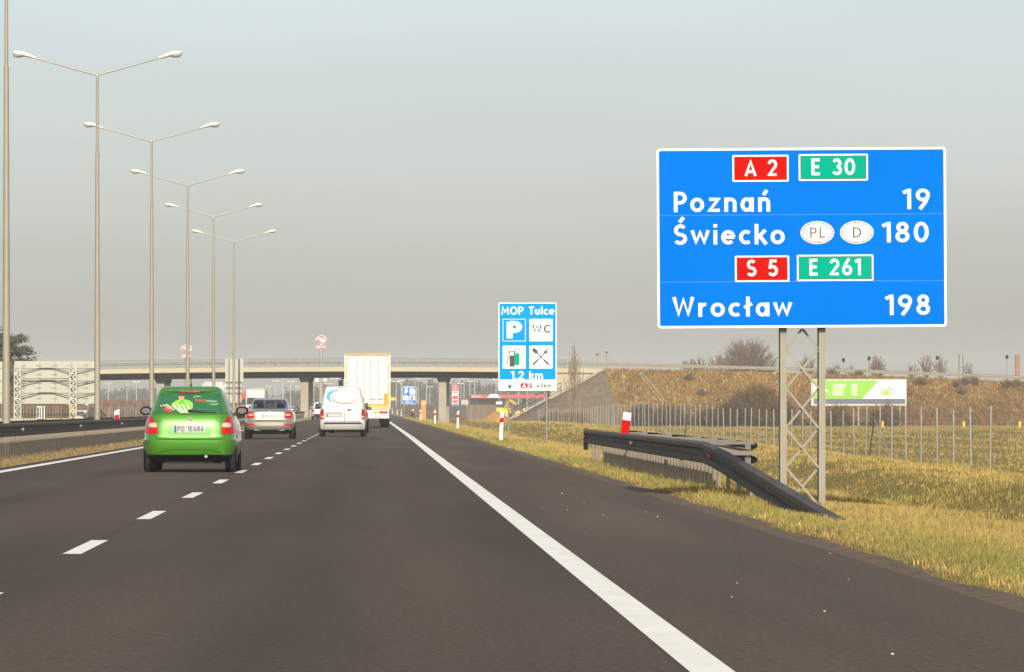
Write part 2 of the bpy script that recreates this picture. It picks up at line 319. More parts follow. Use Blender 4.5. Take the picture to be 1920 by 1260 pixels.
def asphalt(name, base, base2, tracks=False):
    m = bpy.data.materials.new(name); m.use_nodes = True; n = m.node_tree.nodes; l = m.node_tree.links; b = n['Principled BSDF']
    tc = n.new('ShaderNodeTexCoord')
    def noise(sc, det, st):
        mp = n.new('ShaderNodeMapping'); mp.inputs['Scale'].default_value = st; l.new(tc.outputs['Object'], mp.inputs[0])
        z = n.new('ShaderNodeTexNoise'); z.inputs['Scale'].default_value = sc; z.inputs['Detail'].default_value = det; l.new(mp.outputs[0], z.inputs['Vector']); return z
    def ramp(src, p0, p1, c0, c1):
        r = n.new('ShaderNodeValToRGB'); l.new(src, r.inputs[0]); e = r.color_ramp.elements
        e[0].position, e[1].position = p0, p1; e[0].color = (*c0, 1); e[1].color = (*c1, 1); return r
    a = ramp(noise(1., 5, (.9,.03,1)).outputs[0], .35, .65, base, base2)                # long streaks along the lanes
    g = ramp(noise(30., 3, (1,.3,1)).outputs[0], .3, .7, (.76,)*3, (1.25,)*3)           # aggregate
    p = ramp(noise(.45, 7, (1,.10,1)).outputs[0], .3, .72, (.80,.80,.81), (1.16,1.14,1.12))  # patches
    cur = a.outputs[0]
    for q in (g, p):
        mx = n.new('ShaderNodeMix'); mx.data_type = 'RGBA'; mx.blend_type = 'MULTIPLY'; mx.inputs['Factor'].default_value = 1
        l.new(cur, mx.inputs['A']); l.new(q.outputs[0], mx.inputs['B']); cur = mx.outputs['Result']
    if tracks:                                          # polished wheel tracks and dark joints between the lanes
        sx = n.new('ShaderNodeSeparateXYZ'); l.new(tc.outputs['Object'], sx.inputs[0]); mr = n.new('ShaderNodeMapRange'); mr.inputs['From Min'].default_value = -6.75; mr.inputs['From Max'].default_value = 1.66
        nw = noise(.5, 3, (1,.06,1)); ma = n.new('ShaderNodeMath'); ma.operation = 'MULTIPLY_ADD'; ma.inputs[1].default_value = .25; l.new(nw.outputs[0], ma.inputs[0]); l.new(sx.outputs[0], ma.inputs[2]); l.new(ma.outputs[0], mr.inputs[0])
        r = n.new('ShaderNodeValToRGB'); l.new(mr.outputs[0], r.inputs[0]); e = r.color_ramp.elements; st = [(-6.7,.93),(-5.9,.97),(-5.1,1.09),(-4.35,.92),(-3.6,1.09),(-2.9,.97),(-2.33,.96),(-2.28,.80),(-2.22,.97),(-1.3,1.08),(-.5,.90),(.35,1.08),(1.1,.97),(1.6,.95)]
        e[0].position = 0; e[0].color = (.93,.93,.93,1); e[1].position = 1; e[1].color = (.95,.95,.95,1)
        for xx, c in st[1:-1]: q = e.new((xx+.125+6.75)/8.41); q.color = (c,c,c,1)
        mx = n.new('ShaderNodeMix'); mx.data_type = 'RGBA'; mx.blend_type = 'MULTIPLY'; mx.inputs['Factor'].default_value = 1
        l.new(cur, mx.inputs['A']); l.new(r.outputs[0], mx.inputs['B']); cur = mx.outputs['Result']
    l.new(cur, b.inputs['Base Color']); b.inputs['Roughness'].default_value = .92; b.inputs['Specular IOR Level'].default_value = .22
    bp = n.new('ShaderNodeBump'); bp.inputs['Strength'].default_value = .35; bp.inputs['Distance'].default_value = .008
    l.new(noise(60, 2, (1,1,1)).outputs[0], bp.inputs['Height']); l.new(bp.outputs[0], b.inputs['Normal'])
    return m
m_asph = asphalt('lane_asphalt', (.074,.0515,.0355), (.093,.067,.048), True)
m_shld = asphalt('shoulder_asphalt', (.094,.067,.047), (.117,.086,.062))
def strip(name, x0, x1, y0, y1, z, mat, step=2.0, jl=0., jr=0.):
    v = []; f = []; ysn = np.arange(y0, y1+step, step)
    for i, y in enumerate(ysn):
        a = x0+(random.uniform(-jl, jl) if jl else 0); c = x1+(random.uniform(-jr, jr) if jr else 0)
        v += [(a, y, z), (c, y, z)]
        if i: f.append((2*i-2, 2*i-1, 2*i+1, 2*i))
    me = bpy.data.meshes.new(name); me.from_pydata(v, [], f); me.materials.append(mat); me.update()
    o = bpy.data.objects.new(name, me); COL.objects.link(o); return struct(o)
strip('road', -6.75, 1.42, -50, 2200, 0.0, m_asph, 5.)
def shoulder():
    v = []; f = []; ysn = np.concatenate([np.arange(-50, 140, .3), np.arange(140, 700, 3), np.arange(700, 2200, 30)]); j = 0.
    for i, y in enumerate(ysn):
        j = max(-.05, .8*j+random.uniform(-.012, .012))
        v += [(1.42, y, 0), (XE+j, y, 0), (XE+j+.04, y, -.05)]
        if i: f += [(3*i-3, 3*i-2, 3*i+1, 3*i), (3*i-2, 3*i-1, 3*i+2, 3*i+1)]
    me = bpy.data.meshes.new('shoulder'); me.from_pydata(v, [], f); me.materials.append(m_shld); me.update()
    o = bpy.data.objects.new('road_shoulder', me); COL.objects.link(o); struct(o)
shoulder()
strip('opposite_road', -21.9, -10.95, -50, 2200, 0.0, m_asph, 5.)
m_paint = M('road_paint', (.84,.80,.70), .7, var=.12, scale=5., bump=.1, stretch=(1,.25,1), detail=8, col2=(.95,.915,.82))
def markings():
    v = []; f = []
    def quad(x0, x1, y0, y1):
        b = len(v); v.extend([(x0,y0,.004),(x1,y0,.004),(x1,y1,.004),(x0,y1,.004)]); f.append((b,b+1,b+2,b+3))
    for y in np.arange(-40, 2200, 20.): quad(1.40, 1.63, y, y+20) if y >= 220 else None; quad(-6.42, -6.20, y, y+20); quad(-11.5, -11.3, y, y+20); quad(-19.6, -19.4, y, y+20)
    f_ = lambda y, a, c: a+(c-a)*min(1, max(0, (y-21)/172))
    for y in np.arange(-20, 220, 10.): b = len(v); v.extend([(f_(y,1.305,1.40),y,.004),(f_(y,1.49,1.63),y,.004),(f_(y+10,1.49,1.63),y+10,.004),(f_(y+10,1.305,1.40),y+10,.004)]); f.append((b,b+1,b+2,b+3))
    d0 = HC*F/273.5                                     # near end of the first whole dash in the photo
    for k in range(-3, 130): quad(-2.285, -2.145, d0+12*k, d0+12*k+4); quad(-15.6, -15.45, d0+12*k+3, d0+12*k+7)
    me = bpy.data.meshes.new('road_markings'); me.from_pydata(v, [], f); me.materials.append(m_paint); me.update()
    o = bpy.data.objects.new('road_markings', me); COL.objects.link(o); struct(o)
markings()
def pebbles():
    mb = MB()
    for _ in range(17):
        y = random.uniform(22, 75); x = random.uniform(1.7, 3.5); r = random.uniform(.003, .008)
        mb.ball((x, y, r*.6), r*1.2, r, r*.8, 6, 4)
    tag(mb.build('pebbles', M('pale_stone', (.6,.55,.42), .9)), 'small pale pebbles scattered on the asphalt shoulder', 'pebbles', kind='stuff')
pebbles()
def soil_strip():
    v = []; f = []; ysn = np.concatenate([np.arange(15, 140, .4), np.arange(140, 640, 4)])
    for i, y in enumerate(ysn):
        a = XE-.12+.02*math.sin(y*.37); c = XE+.42+.2*math.sin(y*.7)*math.sin(y*.23)+random.uniform(-.06,.06)
        for x, zz in ((a-.1, -.012), (XE+.03, .011+.004*math.sin(y*.61)*math.sin(y*.17)), (c, float(ground_z(c, y))+.002)): v.append((x, y, zz))
        if i: f += [(3*i-3, 3*i-2, 3*i+1, 3*i), (3*i-2, 3*i-1, 3*i+2, 3*i+1)]
    me = bpy.data.meshes.new('soil_strip'); me.from_pydata(v, [], f); me.materials.append(M('bare_verge_soil', (.07,.042,.022), .95, scale=4., detail=6, col2=(.17,.115,.06), bump=.8, bscale=14.)); me.update()
    o = bpy.data.objects.new('soil_strip', me); COL.objects.link(o); struct(o)
soil_strip()

# ---------------------------------------------------------------- grass
def clump(x, y, s, seed):                               # cheap smooth patch noise, 0..1
    return .5+.5*np.sin(x*s*1.0+1.7*np.sin(y*s*.37+seed)+seed)*np.sin(y*s*.23+1.3*np.sin(x*s*.8+seed*2)+seed*.5)
def blades(name, label, x, y, z, h, w, col, lean=.35, kind='stuff', cat='grass'):
    n = len(x); a = rng.uniform(0, 2*np.pi, n); b = rng.uniform(0, 2*np.pi, n); le = rng.uniform(.05, lean, n)*h
    dx, dy = np.cos(a)*w/2, np.sin(a)*w/2*.5
    v = np.empty((n, 4, 3))
    v[:,0] = np.stack([x-dx, y-dy, z-.02], 1); v[:,1] = np.stack([x+dx, y+dy, z-.02], 1)
    mx, my = x+np.cos(b)*le*.35, y+np.sin(b)*le*.35
    v[:,2] = np.stack([mx+dx*.7, my+dy*.7, z+h*.6], 1)
    v[:,3] = np.stack([x+np.cos(b)*le, y+np.sin(b)*le, z+h], 1)
    i = np.arange(n)*4
    t = np.concatenate([np.stack([i, i+1, i+2], 1), np.stack([i, i+2, i+3], 1)])
    o = raw_mesh(name, v.reshape(-1,3), t, m_leafs, np.repeat(col, 4, 0))
    return tag(o, label, cat, kind=kind)
STRAW = np.array([.455,.305,.098]); OLIVE = np.array([.255,.215,.060]); BROWN = np.array([.17,.11,.055]); GREEN = np.array([.19,.205,.045]); DKGR = np.array([.13,.13,.035])
def verge():
    n = 560000
    u = rng.uniform(0, 1, n); D = 1/(1/24.+(1/640.-1/24.)*u**.9)
    xm = np.minimum(.15*D+3., 19.5+.0*D)
    xm = np.maximum(xm, 4.6)
    X = XE+.02+(xm-XE)*rng.uniform(0, 1, n)**1.15
    z = ground_z(X, D)
    edge = X-XE
    ok = rng.uniform(0, 1, n) < np.clip((edge-.02-.34*clump(X*0+3, D, 1.7, 2.)*clump(X*0+1, D, .6, 8.))/.22, .6, 1)*(edge > .06); X, D, z, edge = X[ok], D[ok], z[ok], edge[ok]; n = len(X)
    h = np.clip(.012+edge*.10, .012, .085)*rng.uniform(.5, 1.5, n)*(.65+.7*clump(X, D, 1.3, 3.))
    w = np.maximum(.0055, D*.00014)*rng.uniform(.7, 1.3, n)
    c = clump(X, D, .55, 1.)*.6+clump(X, D, 2.3, 5.)*.4+rng.normal(0, .13, n)
    c = c+.02+np.exp(-((edge-.8)/.6)**2)*.38                # the strip along the asphalt is greener
    c = np.clip(c, 0, 1)[:,None]
    col = STRAW*(1-c)+OLIVE*c
    gr = (rng.uniform(0, 1, n) < .16*np.exp(-((edge-.7)/.7)**2)+.03)[:,None]; col = np.where(gr, GREEN*1.1, col)
    br = (rng.uniform(0, 1, n) < np.clip(1.0-edge*1.7, .05, 1))[:,None]; col = np.where(br, BROWN*rng.uniform(.35,1.2,(n,1)), col)
    dk = np.clip((clump(X, D, .9, 9.)-.62)*3.2, 0, 1)*np.clip((X-6.5)/2.5, 0, 1)*.7+.75*np.exp(-((X-11.0)/.75)**2)*np.clip(clump(X, D, .35, 2.)*1.6, 0, 1); dk = (rng.uniform(0, 1, n) < dk)[:,None]  # darker grass clumps; around the ditch bank the blade colour carries its shade
    col = np.where(dk, OLIVE*.55, col)
    col = col*rng.uniform(.72, 1.22, (n,1))
    m = 4200; tD = 1/(1/26.+(1/260.-1/26.)*rng.uniform(0, 1, m)**.9); tX = XE+.35+rng.uniform(0, 1, m)**1.2*np.maximum(.135*tD-1.5, 1.5); q = 14
    aX = np.repeat(tX, q)+rng.normal(0, .035, m*q); aD = np.repeat(tD, q)+rng.normal(0, .05, m*q); ah = np.repeat(rng.uniform(.04, .105, m), q)*rng.uniform(.5, 1.1, m*q)
    tc = np.repeat(rng.uniform(0, 1, (m,1)), q, 0); ac = np.where(tc < .25, GREEN, np.where(tc < .45, OLIVE*.8, STRAW*(.8+.5*tc)))*rng.uniform(.6, 1.25, (m*q,1))
    X = np.concatenate([X, aX]); D = np.concatenate([D, aD]); z = np.concatenate([z, ground_z(aX, aD)]); h = np.concatenate([h, ah]); w = np.concatenate([w, np.maximum(.006, aD*.00012)]); col = np.concatenate([col, ac])
    blades('verge_grass', 'short dry straw and green grass on the verge beside the hard shoulder', X, D, z, h, w, col)
verge()
def more_grass():
    n = 26000; D = 1/(1/80.+(1/640.-1/80.)*rng.uniform(0, 1, n)); X = rng.uniform(-10.6, -6.7, n); c = rng.uniform(0, 1, (n,1))
    col = (np.array([.27,.195,.095])*(1-.6*c)+BROWN*.8*c)*rng.uniform(.7, 1.2, (n,1))
    blades('median_grass', 'dry brown grass on the median below the left guardrail', X, D, ground_z(X, D), rng.uniform(.03,.09,n), np.maximum(.01, D*.0001), col)
    n = 60000; D = rng.uniform(0, 1, n)**.8*470+165; X = 20.4+rng.uniform(0, 1, n)*np.minimum(.13*D, 78); z = np.maximum(ground_z(X, D), emb_z(X, D)-2)
    ok = emb_z(X, D) < ground_z(X, D)+.1; X, D = X[ok], D[ok]; n = len(X)
    c = np.clip(clump(X, D, .22, 4.)*.7+clump(X, D, .8, 2.)*.3+rng.normal(0, .2, n), 0, 1)[:,None]
    col = (STRAW*.8*(1-c)+OLIVE*.95*c)*rng.uniform(.65, 1.15, (n,1))
    blades('field_grass', 'olive field grass beyond the wire fence', X, D, ground_z(X, D), rng.uniform(.06,.2,n), D*.00022, col)
more_grass()

# ---------------------------------------------------------------- embankment with its dry slope
m_slope = M('dry_slope_soil', (.12,.067,.02), .95, scale=.5, detail=6, col2=(.22,.14,.045), bump=.6, bscale=2.)
exs = np.concatenate([np.arange(12, 60, 1.), np.arange(60, 110, 2.5), [120,140,180,260]]); eys = np.concatenate([np.arange(622, 668, .8)])
E = lambda X, Y: emb_z(X, Y)
struct(grid_obj('embankment', exs, eys, E, m_slope, lambda a,b,c,d: float(emb_z((a+c)/2,(b+d)/2)) > float(ground_z((a+c)/2,(b+d)/2))-.3))
exl = np.concatenate([[-260,-180,-140,-120], np.arange(-110,-60,2.5), np.arange(-60,-24,1.)])
struct(grid_obj('embankment', exl, eys, E, m_slope, lambda a,b,c,d: float(emb_z((a+c)/2,(b+d)/2)) > float(ground_z((a+c)/2,(b+d)/2))-.3))
m_cone = M('cobbled_cone', (.115,.085,.052), .95, scale=1.5, detail=5, col2=(.19,.145,.09), bump=.7, bscale=6.)
cxs = np.arange(14.5, 32., .6); cys = np.arange(627, 640.2, .6)
def cone_z(X, Y): return emb_z(X, Y)+.07
struct(grid_obj('cobbled_embankment_end', cxs, cys, cone_z, m_cone, lambda a,b,c,d: float(emb_z((a+c)/2,(b+d)/2)) > float(ground_z((a+c)/2,(b+d)/2))-.1 and (a+c)/2 < 29.0+(639.5-(b+d)/2)*.22))
def slope_tufts():
    n = 66000; X = 29+rng.uniform(0, 1, n)**1.15*64; Y = rng.uniform(626, 640.5, n); z = emb_z(X, Y)
    ok = (z > ground_z(X, Y)-.05) & (X > 29.0+(639.5-Y)*.22); X, Y, z = X[ok], Y[ok], z[ok]; n = len(X)
    c = np.clip(clump(X, Y*2, .3, 7.)*.5+clump(X, Y*3, 1.1, 3.)*.35+rng.normal(.05, .22, n), 0, 1)[:,None]
    col = (np.array([.36,.22,.062])*(1-c)+np.array([.135,.07,.02])*c)*rng.uniform(.55, 1.25, (n,1))
    pale = (rng.uniform(0,1,n) < .035)[:,None]; col = np.where(pale, np.array([.5,.4,.2]), col)
    blades('slope_grass', 'tufts of dry brown grass covering the embankment slope', X, Y, z, rng.uniform(.12,.45,n), rng.uniform(.08,.2,n), col, lean=.9)
    n = 15000; X = 33+rng.uniform(0, 1, n)*60; Y = 632.5-(X-33)*.03+rng.normal(0, 1.6, n); z = np.maximum(ground_z(X, Y), emb_z(X, Y))
    k = np.clip((X-44)/9, .25, 1)
    col = (np.array([.17,.095,.043])+rng.uniform(0,1,(n,1))*np.array([.10,.06,.02]))*rng.uniform(.6,1.2,(n,1))
    blades('reed_bed', 'reddish brown dry reeds along the foot of the embankment', X, Y, z, rng.uniform(.35,1.15,n)*k, rng.uniform(.05,.1,n), col, lean=.5, cat='reeds')
slope_tufts()

# ================================================================ overpass
def overpass():
    T = thing('overpass', (0, 0, 0), 'beige concrete overpass with dark girders and railings spanning the motorway', 'bridge')
    def ribbon3(mb, xs, y0, y1, zt, zb):
        rings = [[(x, y0, deckz(x)+zb), (x, y1, deckz(x)+zb), (x, y1, deckz(x)+zt), (x, y0, deckz(x)+zt)] for x in xs]
        mb.loft(rings)
    xs = np.linspace(-46.5, 29, 38)
    mb = MB(); ribbon3(mb, xs, 640, 640.35, 0, -.56); ribbon3(mb, xs, 651.65, 652, 0, -.56); mb.build('fascia', m_conc, T)
    mb = MB(); ribbon3(mb, xs, 640.35, 651.65, -.12, -.38); mb.build('deck', m_concg, T)
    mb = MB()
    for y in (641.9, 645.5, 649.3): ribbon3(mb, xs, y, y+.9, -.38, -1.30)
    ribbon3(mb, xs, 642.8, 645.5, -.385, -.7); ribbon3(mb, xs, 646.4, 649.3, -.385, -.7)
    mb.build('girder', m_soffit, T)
    for x in (-26.2, -8.25, 8.95):
        for y, sx in ((642.4, 0.), (649.7, .45)):
            mb = MB(); zt = deckz(x)-1.3
            mb.loft([[(x+sx+a*.5, y+b*.45, z) for a, b in ((-1,-1),(1,-1),(1,1),(-1,1))] for z in (-.8, zt-.55)])
            p = mb.build('pier', m_concg, T, bevel=.06)
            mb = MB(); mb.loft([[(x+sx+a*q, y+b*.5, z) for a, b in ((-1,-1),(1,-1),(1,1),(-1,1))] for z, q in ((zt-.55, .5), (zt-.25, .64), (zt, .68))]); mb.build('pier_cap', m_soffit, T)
    for x0, sgn in ((29, 1), (-46.5, -1)):                # abutment wedge walls in the plane of the fascia
        mb = MB(); zt = deckz(x0)-.1
        mb.prism([(x0-6.7*sgn, deckz(x0-6.7*sgn)-.57), (x0-6.7*sgn, -.6), (x0+1*sgn, -.6), (x0+1*sgn, zt-.5)][::sgn], 640.3, 651.5); mb.build('abutment', m_conc, T)
    mb = MB(); p = [(18.6, 639.4), (29.2, 639.3)]       # edge beam running down the cone
    mb.bar((17.0, 639.1, -.3), (29.0, 639.2, 6.0), .3, .25); mb.build('cone_edge_beam', m_concg, T)
    m_tube = M('railing_paint', (.24,.26,.26), .5, var=.05)
    mb = MB(); X = np.arange(-46, 26, 1.33)
    for yy in (640.12, 651.9):
        for x in X: mb.bar((x, yy, deckz(x)-.02), (x, yy, deckz(x)+1.08), .07)
        for dz, r in ((1.08, .05), (.78, .025), (.5, .025), (.2, .025)):
            mb.tube([(x, yy, deckz(x)+dz) for x in X[::4]]+[(26, yy, deckz(26)+dz)], r, 5)
        for x in np.arange(-46, 26, .33): mb.bar((x, yy, deckz(x)+.78), (x, yy, deckz(x)+1.05), .02)
    mb.build('railing', m_tube, T)
    mb = MB(); X = np.arange(-60, 130, 2.)
    for yy in (641.3, 650.6):
        mb.loft([[(x, yy+dy, deckz(x)+dz) for dy, dz in ((0,.42),(.05,.47),(.0,.56),(.05,.66),(0,.74),(.08,.74),(.08,.42))] for x in X])
        for x in np.arange(-60, 130, 4.): mb.bar((x, yy+.14, deckz(x)-.3), (x, yy+.14, deckz(x)+.7), .1)
    mb.build('crash_barrier', m_galvl, T)
    mb = MB()                                           # handrail of the stairs beside the cone
    a, b = Vector((17.2, 638.2, .9)), Vector((23.6, 638.4, 4.3))
    for dz in (0., -.55): mb.tube([a+Vector((0,0,dz)), b+Vector((0,0,dz))], .05, 5)
    for k in range(5): p = a.lerp(b, k/4); mb.tube([p, p-Vector((0,0,1.1))], .04, 5)
    mb.build('stair_handrail', m_rail, T)
    mb = MB()
    for x0, x1 in ((33.2, 36.9), (31.2, 31.3), (32.6, 32.7)):
        ya, yb = 639.0, 631.0
        if x0 == 33.2: pts = [(x0, ya), (x1, yb)]
        else: pts = [(x0, ya), (x1, 635.2)] if x0 < 32 else [(x0, 634.8), (x1, 631.2)]
        (xa, y1), (xb, y2) = pts
        for o in ((0., .45) if x0 == 33.2 else (0.,)):
            q = [Vector((xa+(xb-xa)*t+o, y1+(y2-y1)*t, float(emb_z(xa+(xb-xa)*t+o, y1+(y2-y1)*t))+.1)) for t in (0, .5, 1)]
            mb.bar(q[0], q[1], .14, .2); mb.bar(q[1], q[2], .14, .2)
    mb.build('drain_chute', m_concg, T)
overpass()
# ================================================================ signs
def direction_sign():
    D = 61.8; k = D/F
    o = W(1505, 948, D); o.z = -.12
    T = thing('direction_sign', o, 'big blue motorway distance sign with Poznań, Świecko and Wrocław on a lattice stand', 'road sign', rz=0)
    X = lambda px: (px-1505)*k
    Z = lambda py: HC-(py-VY)*k - o.z
    roll = .0105                                        # the panel hangs slightly askew
    def P(name, mb, mats, par, **kw):
        ob = mb.build(name, mats, par, **kw); return ob
    x0, x1, z0, z1 = X(1235), X(1774.5), Z(613.5), Z(279)
    face = thing('panel', (0, -.12, 0), '', ''); del face['label'], face['category']; face.parent = T
    bpy.data.objects.remove(face)
    mb = MB(); mb.prism(rrect(x0, x1, z0, z1, .035), -.12, -.085)
    panel = mb.build('panel', m_blue, T)
    panel.location = (0, 0, 0)
    b = MB()
    o_, i_ = rrect(x0-.006, x1+.006, z0-.006, z1+.006, .04), rrect(x0+.022, x1-.022, z0+.022, z1-.022, .02)
    n = len(o_)
    b.add([(p[0], -.126, p[1]) for p in o_]+[(p[0], -.126, p[1]) for p in i_], [(i, (i+1) % n, n+(i+1) % n, n+i) for i in range(n)])
    b.add([(p[0], -.126, p[1]) for p in o_]+[(p[0], -.08, p[1]) for p in o_], [(i, n+i, n+(i+1) % n, (i+1) % n) for i in range(n)])
    b.build('border', m_white, panel)
    s = MB()
    for py in (403, 528): s.box(x0+.02, x1-.02, -.1225, -.12, Z(py)-.0015, Z(py)+.0015)
    s.build('panel_seam', M('seam_pale', (.10,.30,.75), .4), panel)
    t = MB()
    def word(mbx, s_, pxa, pxb, pyb, hpx, y=-.1245, tt=.081, mi=0): text(mbx, s_, X(pxa), Z(pyb), hpx*k, (pxb-pxa)*k, y, tt, .2, mi)
    for a in (('Poznań', 1266, 1446, 397, 38), ('19', 1695, 1745, 394, 38), ('Świecko', 1266, 1472, 458, 38), ('180', 1656, 1742, 456, 38), ('Wrocław', 1263, 1485, 593, 37), ('198', 1661, 1744, 592, 38)):
        t = MB(); word(t, *a); t.build('lettering', m_white, panel)
    for s_, a, c, u, v, wa, wb, m in (('A 2', 1376, 1481, 341, 291, 1399, 1459, m_red), ('E 30', 1500, 1629.5, 340, 290, 1524, 1605, m_green), ('S 5', 1379.5, 1481, 528.5, 479.5, 1402, 1459, m_red), ('E 261', 1495.5, 1638.5, 527.5, 478.5, 1519, 1615, m_green)):
        q = MB(); q.prism(rrect(X(a), X(c), Z(u), Z(v), .012), -.128, -.12, 0)
        g = 3.0*k; q.prism(rrect(X(a)+g, X(c)-g, Z(u)+g, Z(v)-g, .004), -.1295, -.128, 2)
        g = 4.3*k; q.prism(rrect(X(a)+g, X(c)-g, Z(u)+g, Z(v)-g, .004), -.1305, -.1295, 1)
        pl = q.build('route_plate', [m_white, m, m_black], panel)
        w = MB(); word(w, s_, wa, wb, u-10.5, 31, -.1325, .085); w.build('lettering', m_white, panel)
    for s_, cx, wa, wb in (('PL', 1534, 1520, 1549), ('D', 1608, 1600, 1617)):
        q = MB(); q.prism(disc(X(cx), Z(437), 31.5*k, 21.5*k), -.128, -.12, 0); q.prism(disc(X(cx), Z(437), 29.6*k, 19.6*k), -.129, -.128, 1); q.prism(disc(X(cx), Z(437), 28.2*k, 18.2*k), -.130, -.129, 0)
        q.build('country_oval', [m_white, m_black], panel)
        w = MB(); text(w, s_, X(wa), Z(447), 20*k, (wb-wa)*k, -.132, .055, .2); w.build('lettering', m_black, panel)
    fl = MB()
    for pz in (300, 350, 420, 500, 560, 600): fl.bar((x0+.05, -.065, Z(pz)), (x1-.05, -.065, Z(pz)), .04, .05)
    fl.build('panel_stiffener', m_galv, T)
    panel.rotation_euler = (0, -roll*.6, 0)
    zt = Z(560)
    for px in (1469, 1541.5):                           # two H-section posts
        q = MB(); xx = X(px); w = .039
        q.box(xx-w, xx+w, .0, .014, 0, zt); q.box(xx-w, xx+w, .205, .219, 0, zt); q.box(xx-.006, xx+.006, .014, .205, 0, zt)
        q.box(xx-.11, xx+.11, -.06, .18, 0, .02)
        q.build('post', m_galvl, T)
    xa, xb = X(1474), X(1536); nodes = [617, 655, 728, 803, 877, 948]
    for i in range(5):
        q = MB(); za, zb = Z(nodes[i]), Z(nodes[i+1])
        if i == 0: q.bar((X(1504), .03, za), (xa, .03, zb), .028, .012, up=(0,1,0)); q.bar((X(1506), .085, za), (xb, .085, zb), .028, .012, up=(0,1,0))
        else: q.bar((xa, .03, za), (xb, .03, zb), .028, .012, up=(0,1,0)); q.bar((xb, .085, za), (xa, .085, zb), .028, .012, up=(0,1,0))
        q.build('lattice_brace', m_galvl, T)
    q = MB(); q.box(X(1530), X(1597), -.25, .5, -.15, .05); q.build('footing', m_concg, T, bevel=.02)
    q = MB(); q.box(X(1440), X(1495), -.25, .5, -.15, .03); q.build('footing', m_concg, T, bevel=.02)
direction_sign()

def pump_icon(par, X, Z, k, cx, cz, s, y):              # fuel pump pictogram centred at photo pixel (cx, cz), s = height in pixels
    q = MB(); u = lambda a: X(cx+a*s); v = lambda a: Z(cz-a*s)
    def bx(a, b, c, d, mi, yy): q.prism([(u(a), v(c)), (u(b), v(c)), (u(b), v(d)), (u(a), v(d))], yy-.001, yy, mi)
    bx(.10, .36, -.42, .42, 1, y); bx(.14, .32, .20, .38, 2, y-.0015)
    bx(-.16, .10, -.5, .32, 0, y-.003); bx(-.12, .06, .08, .28, 2, y-.0045)
    q.prism([(u(-.24), v(.22)), (u(-.18), v(.22)), (u(-.14), v(.30)), (u(-.2), v(.3))], y-.004, y-.003, 0)
    for a, b in (((-.25,.2),(-.3,-.3)), ((-.3,-.3),(-.25,-.36)), ((-.25,-.36),(-.2,.1))): q.bar((u(a[0]), y-.002, v(a[1])), (u(b[0]), y-.002, v(b[1])), s*k*.03, .001, 0, up=(0,1,0))
    q.build('pump_pictogram', [m_black, m_green, m_white], par)
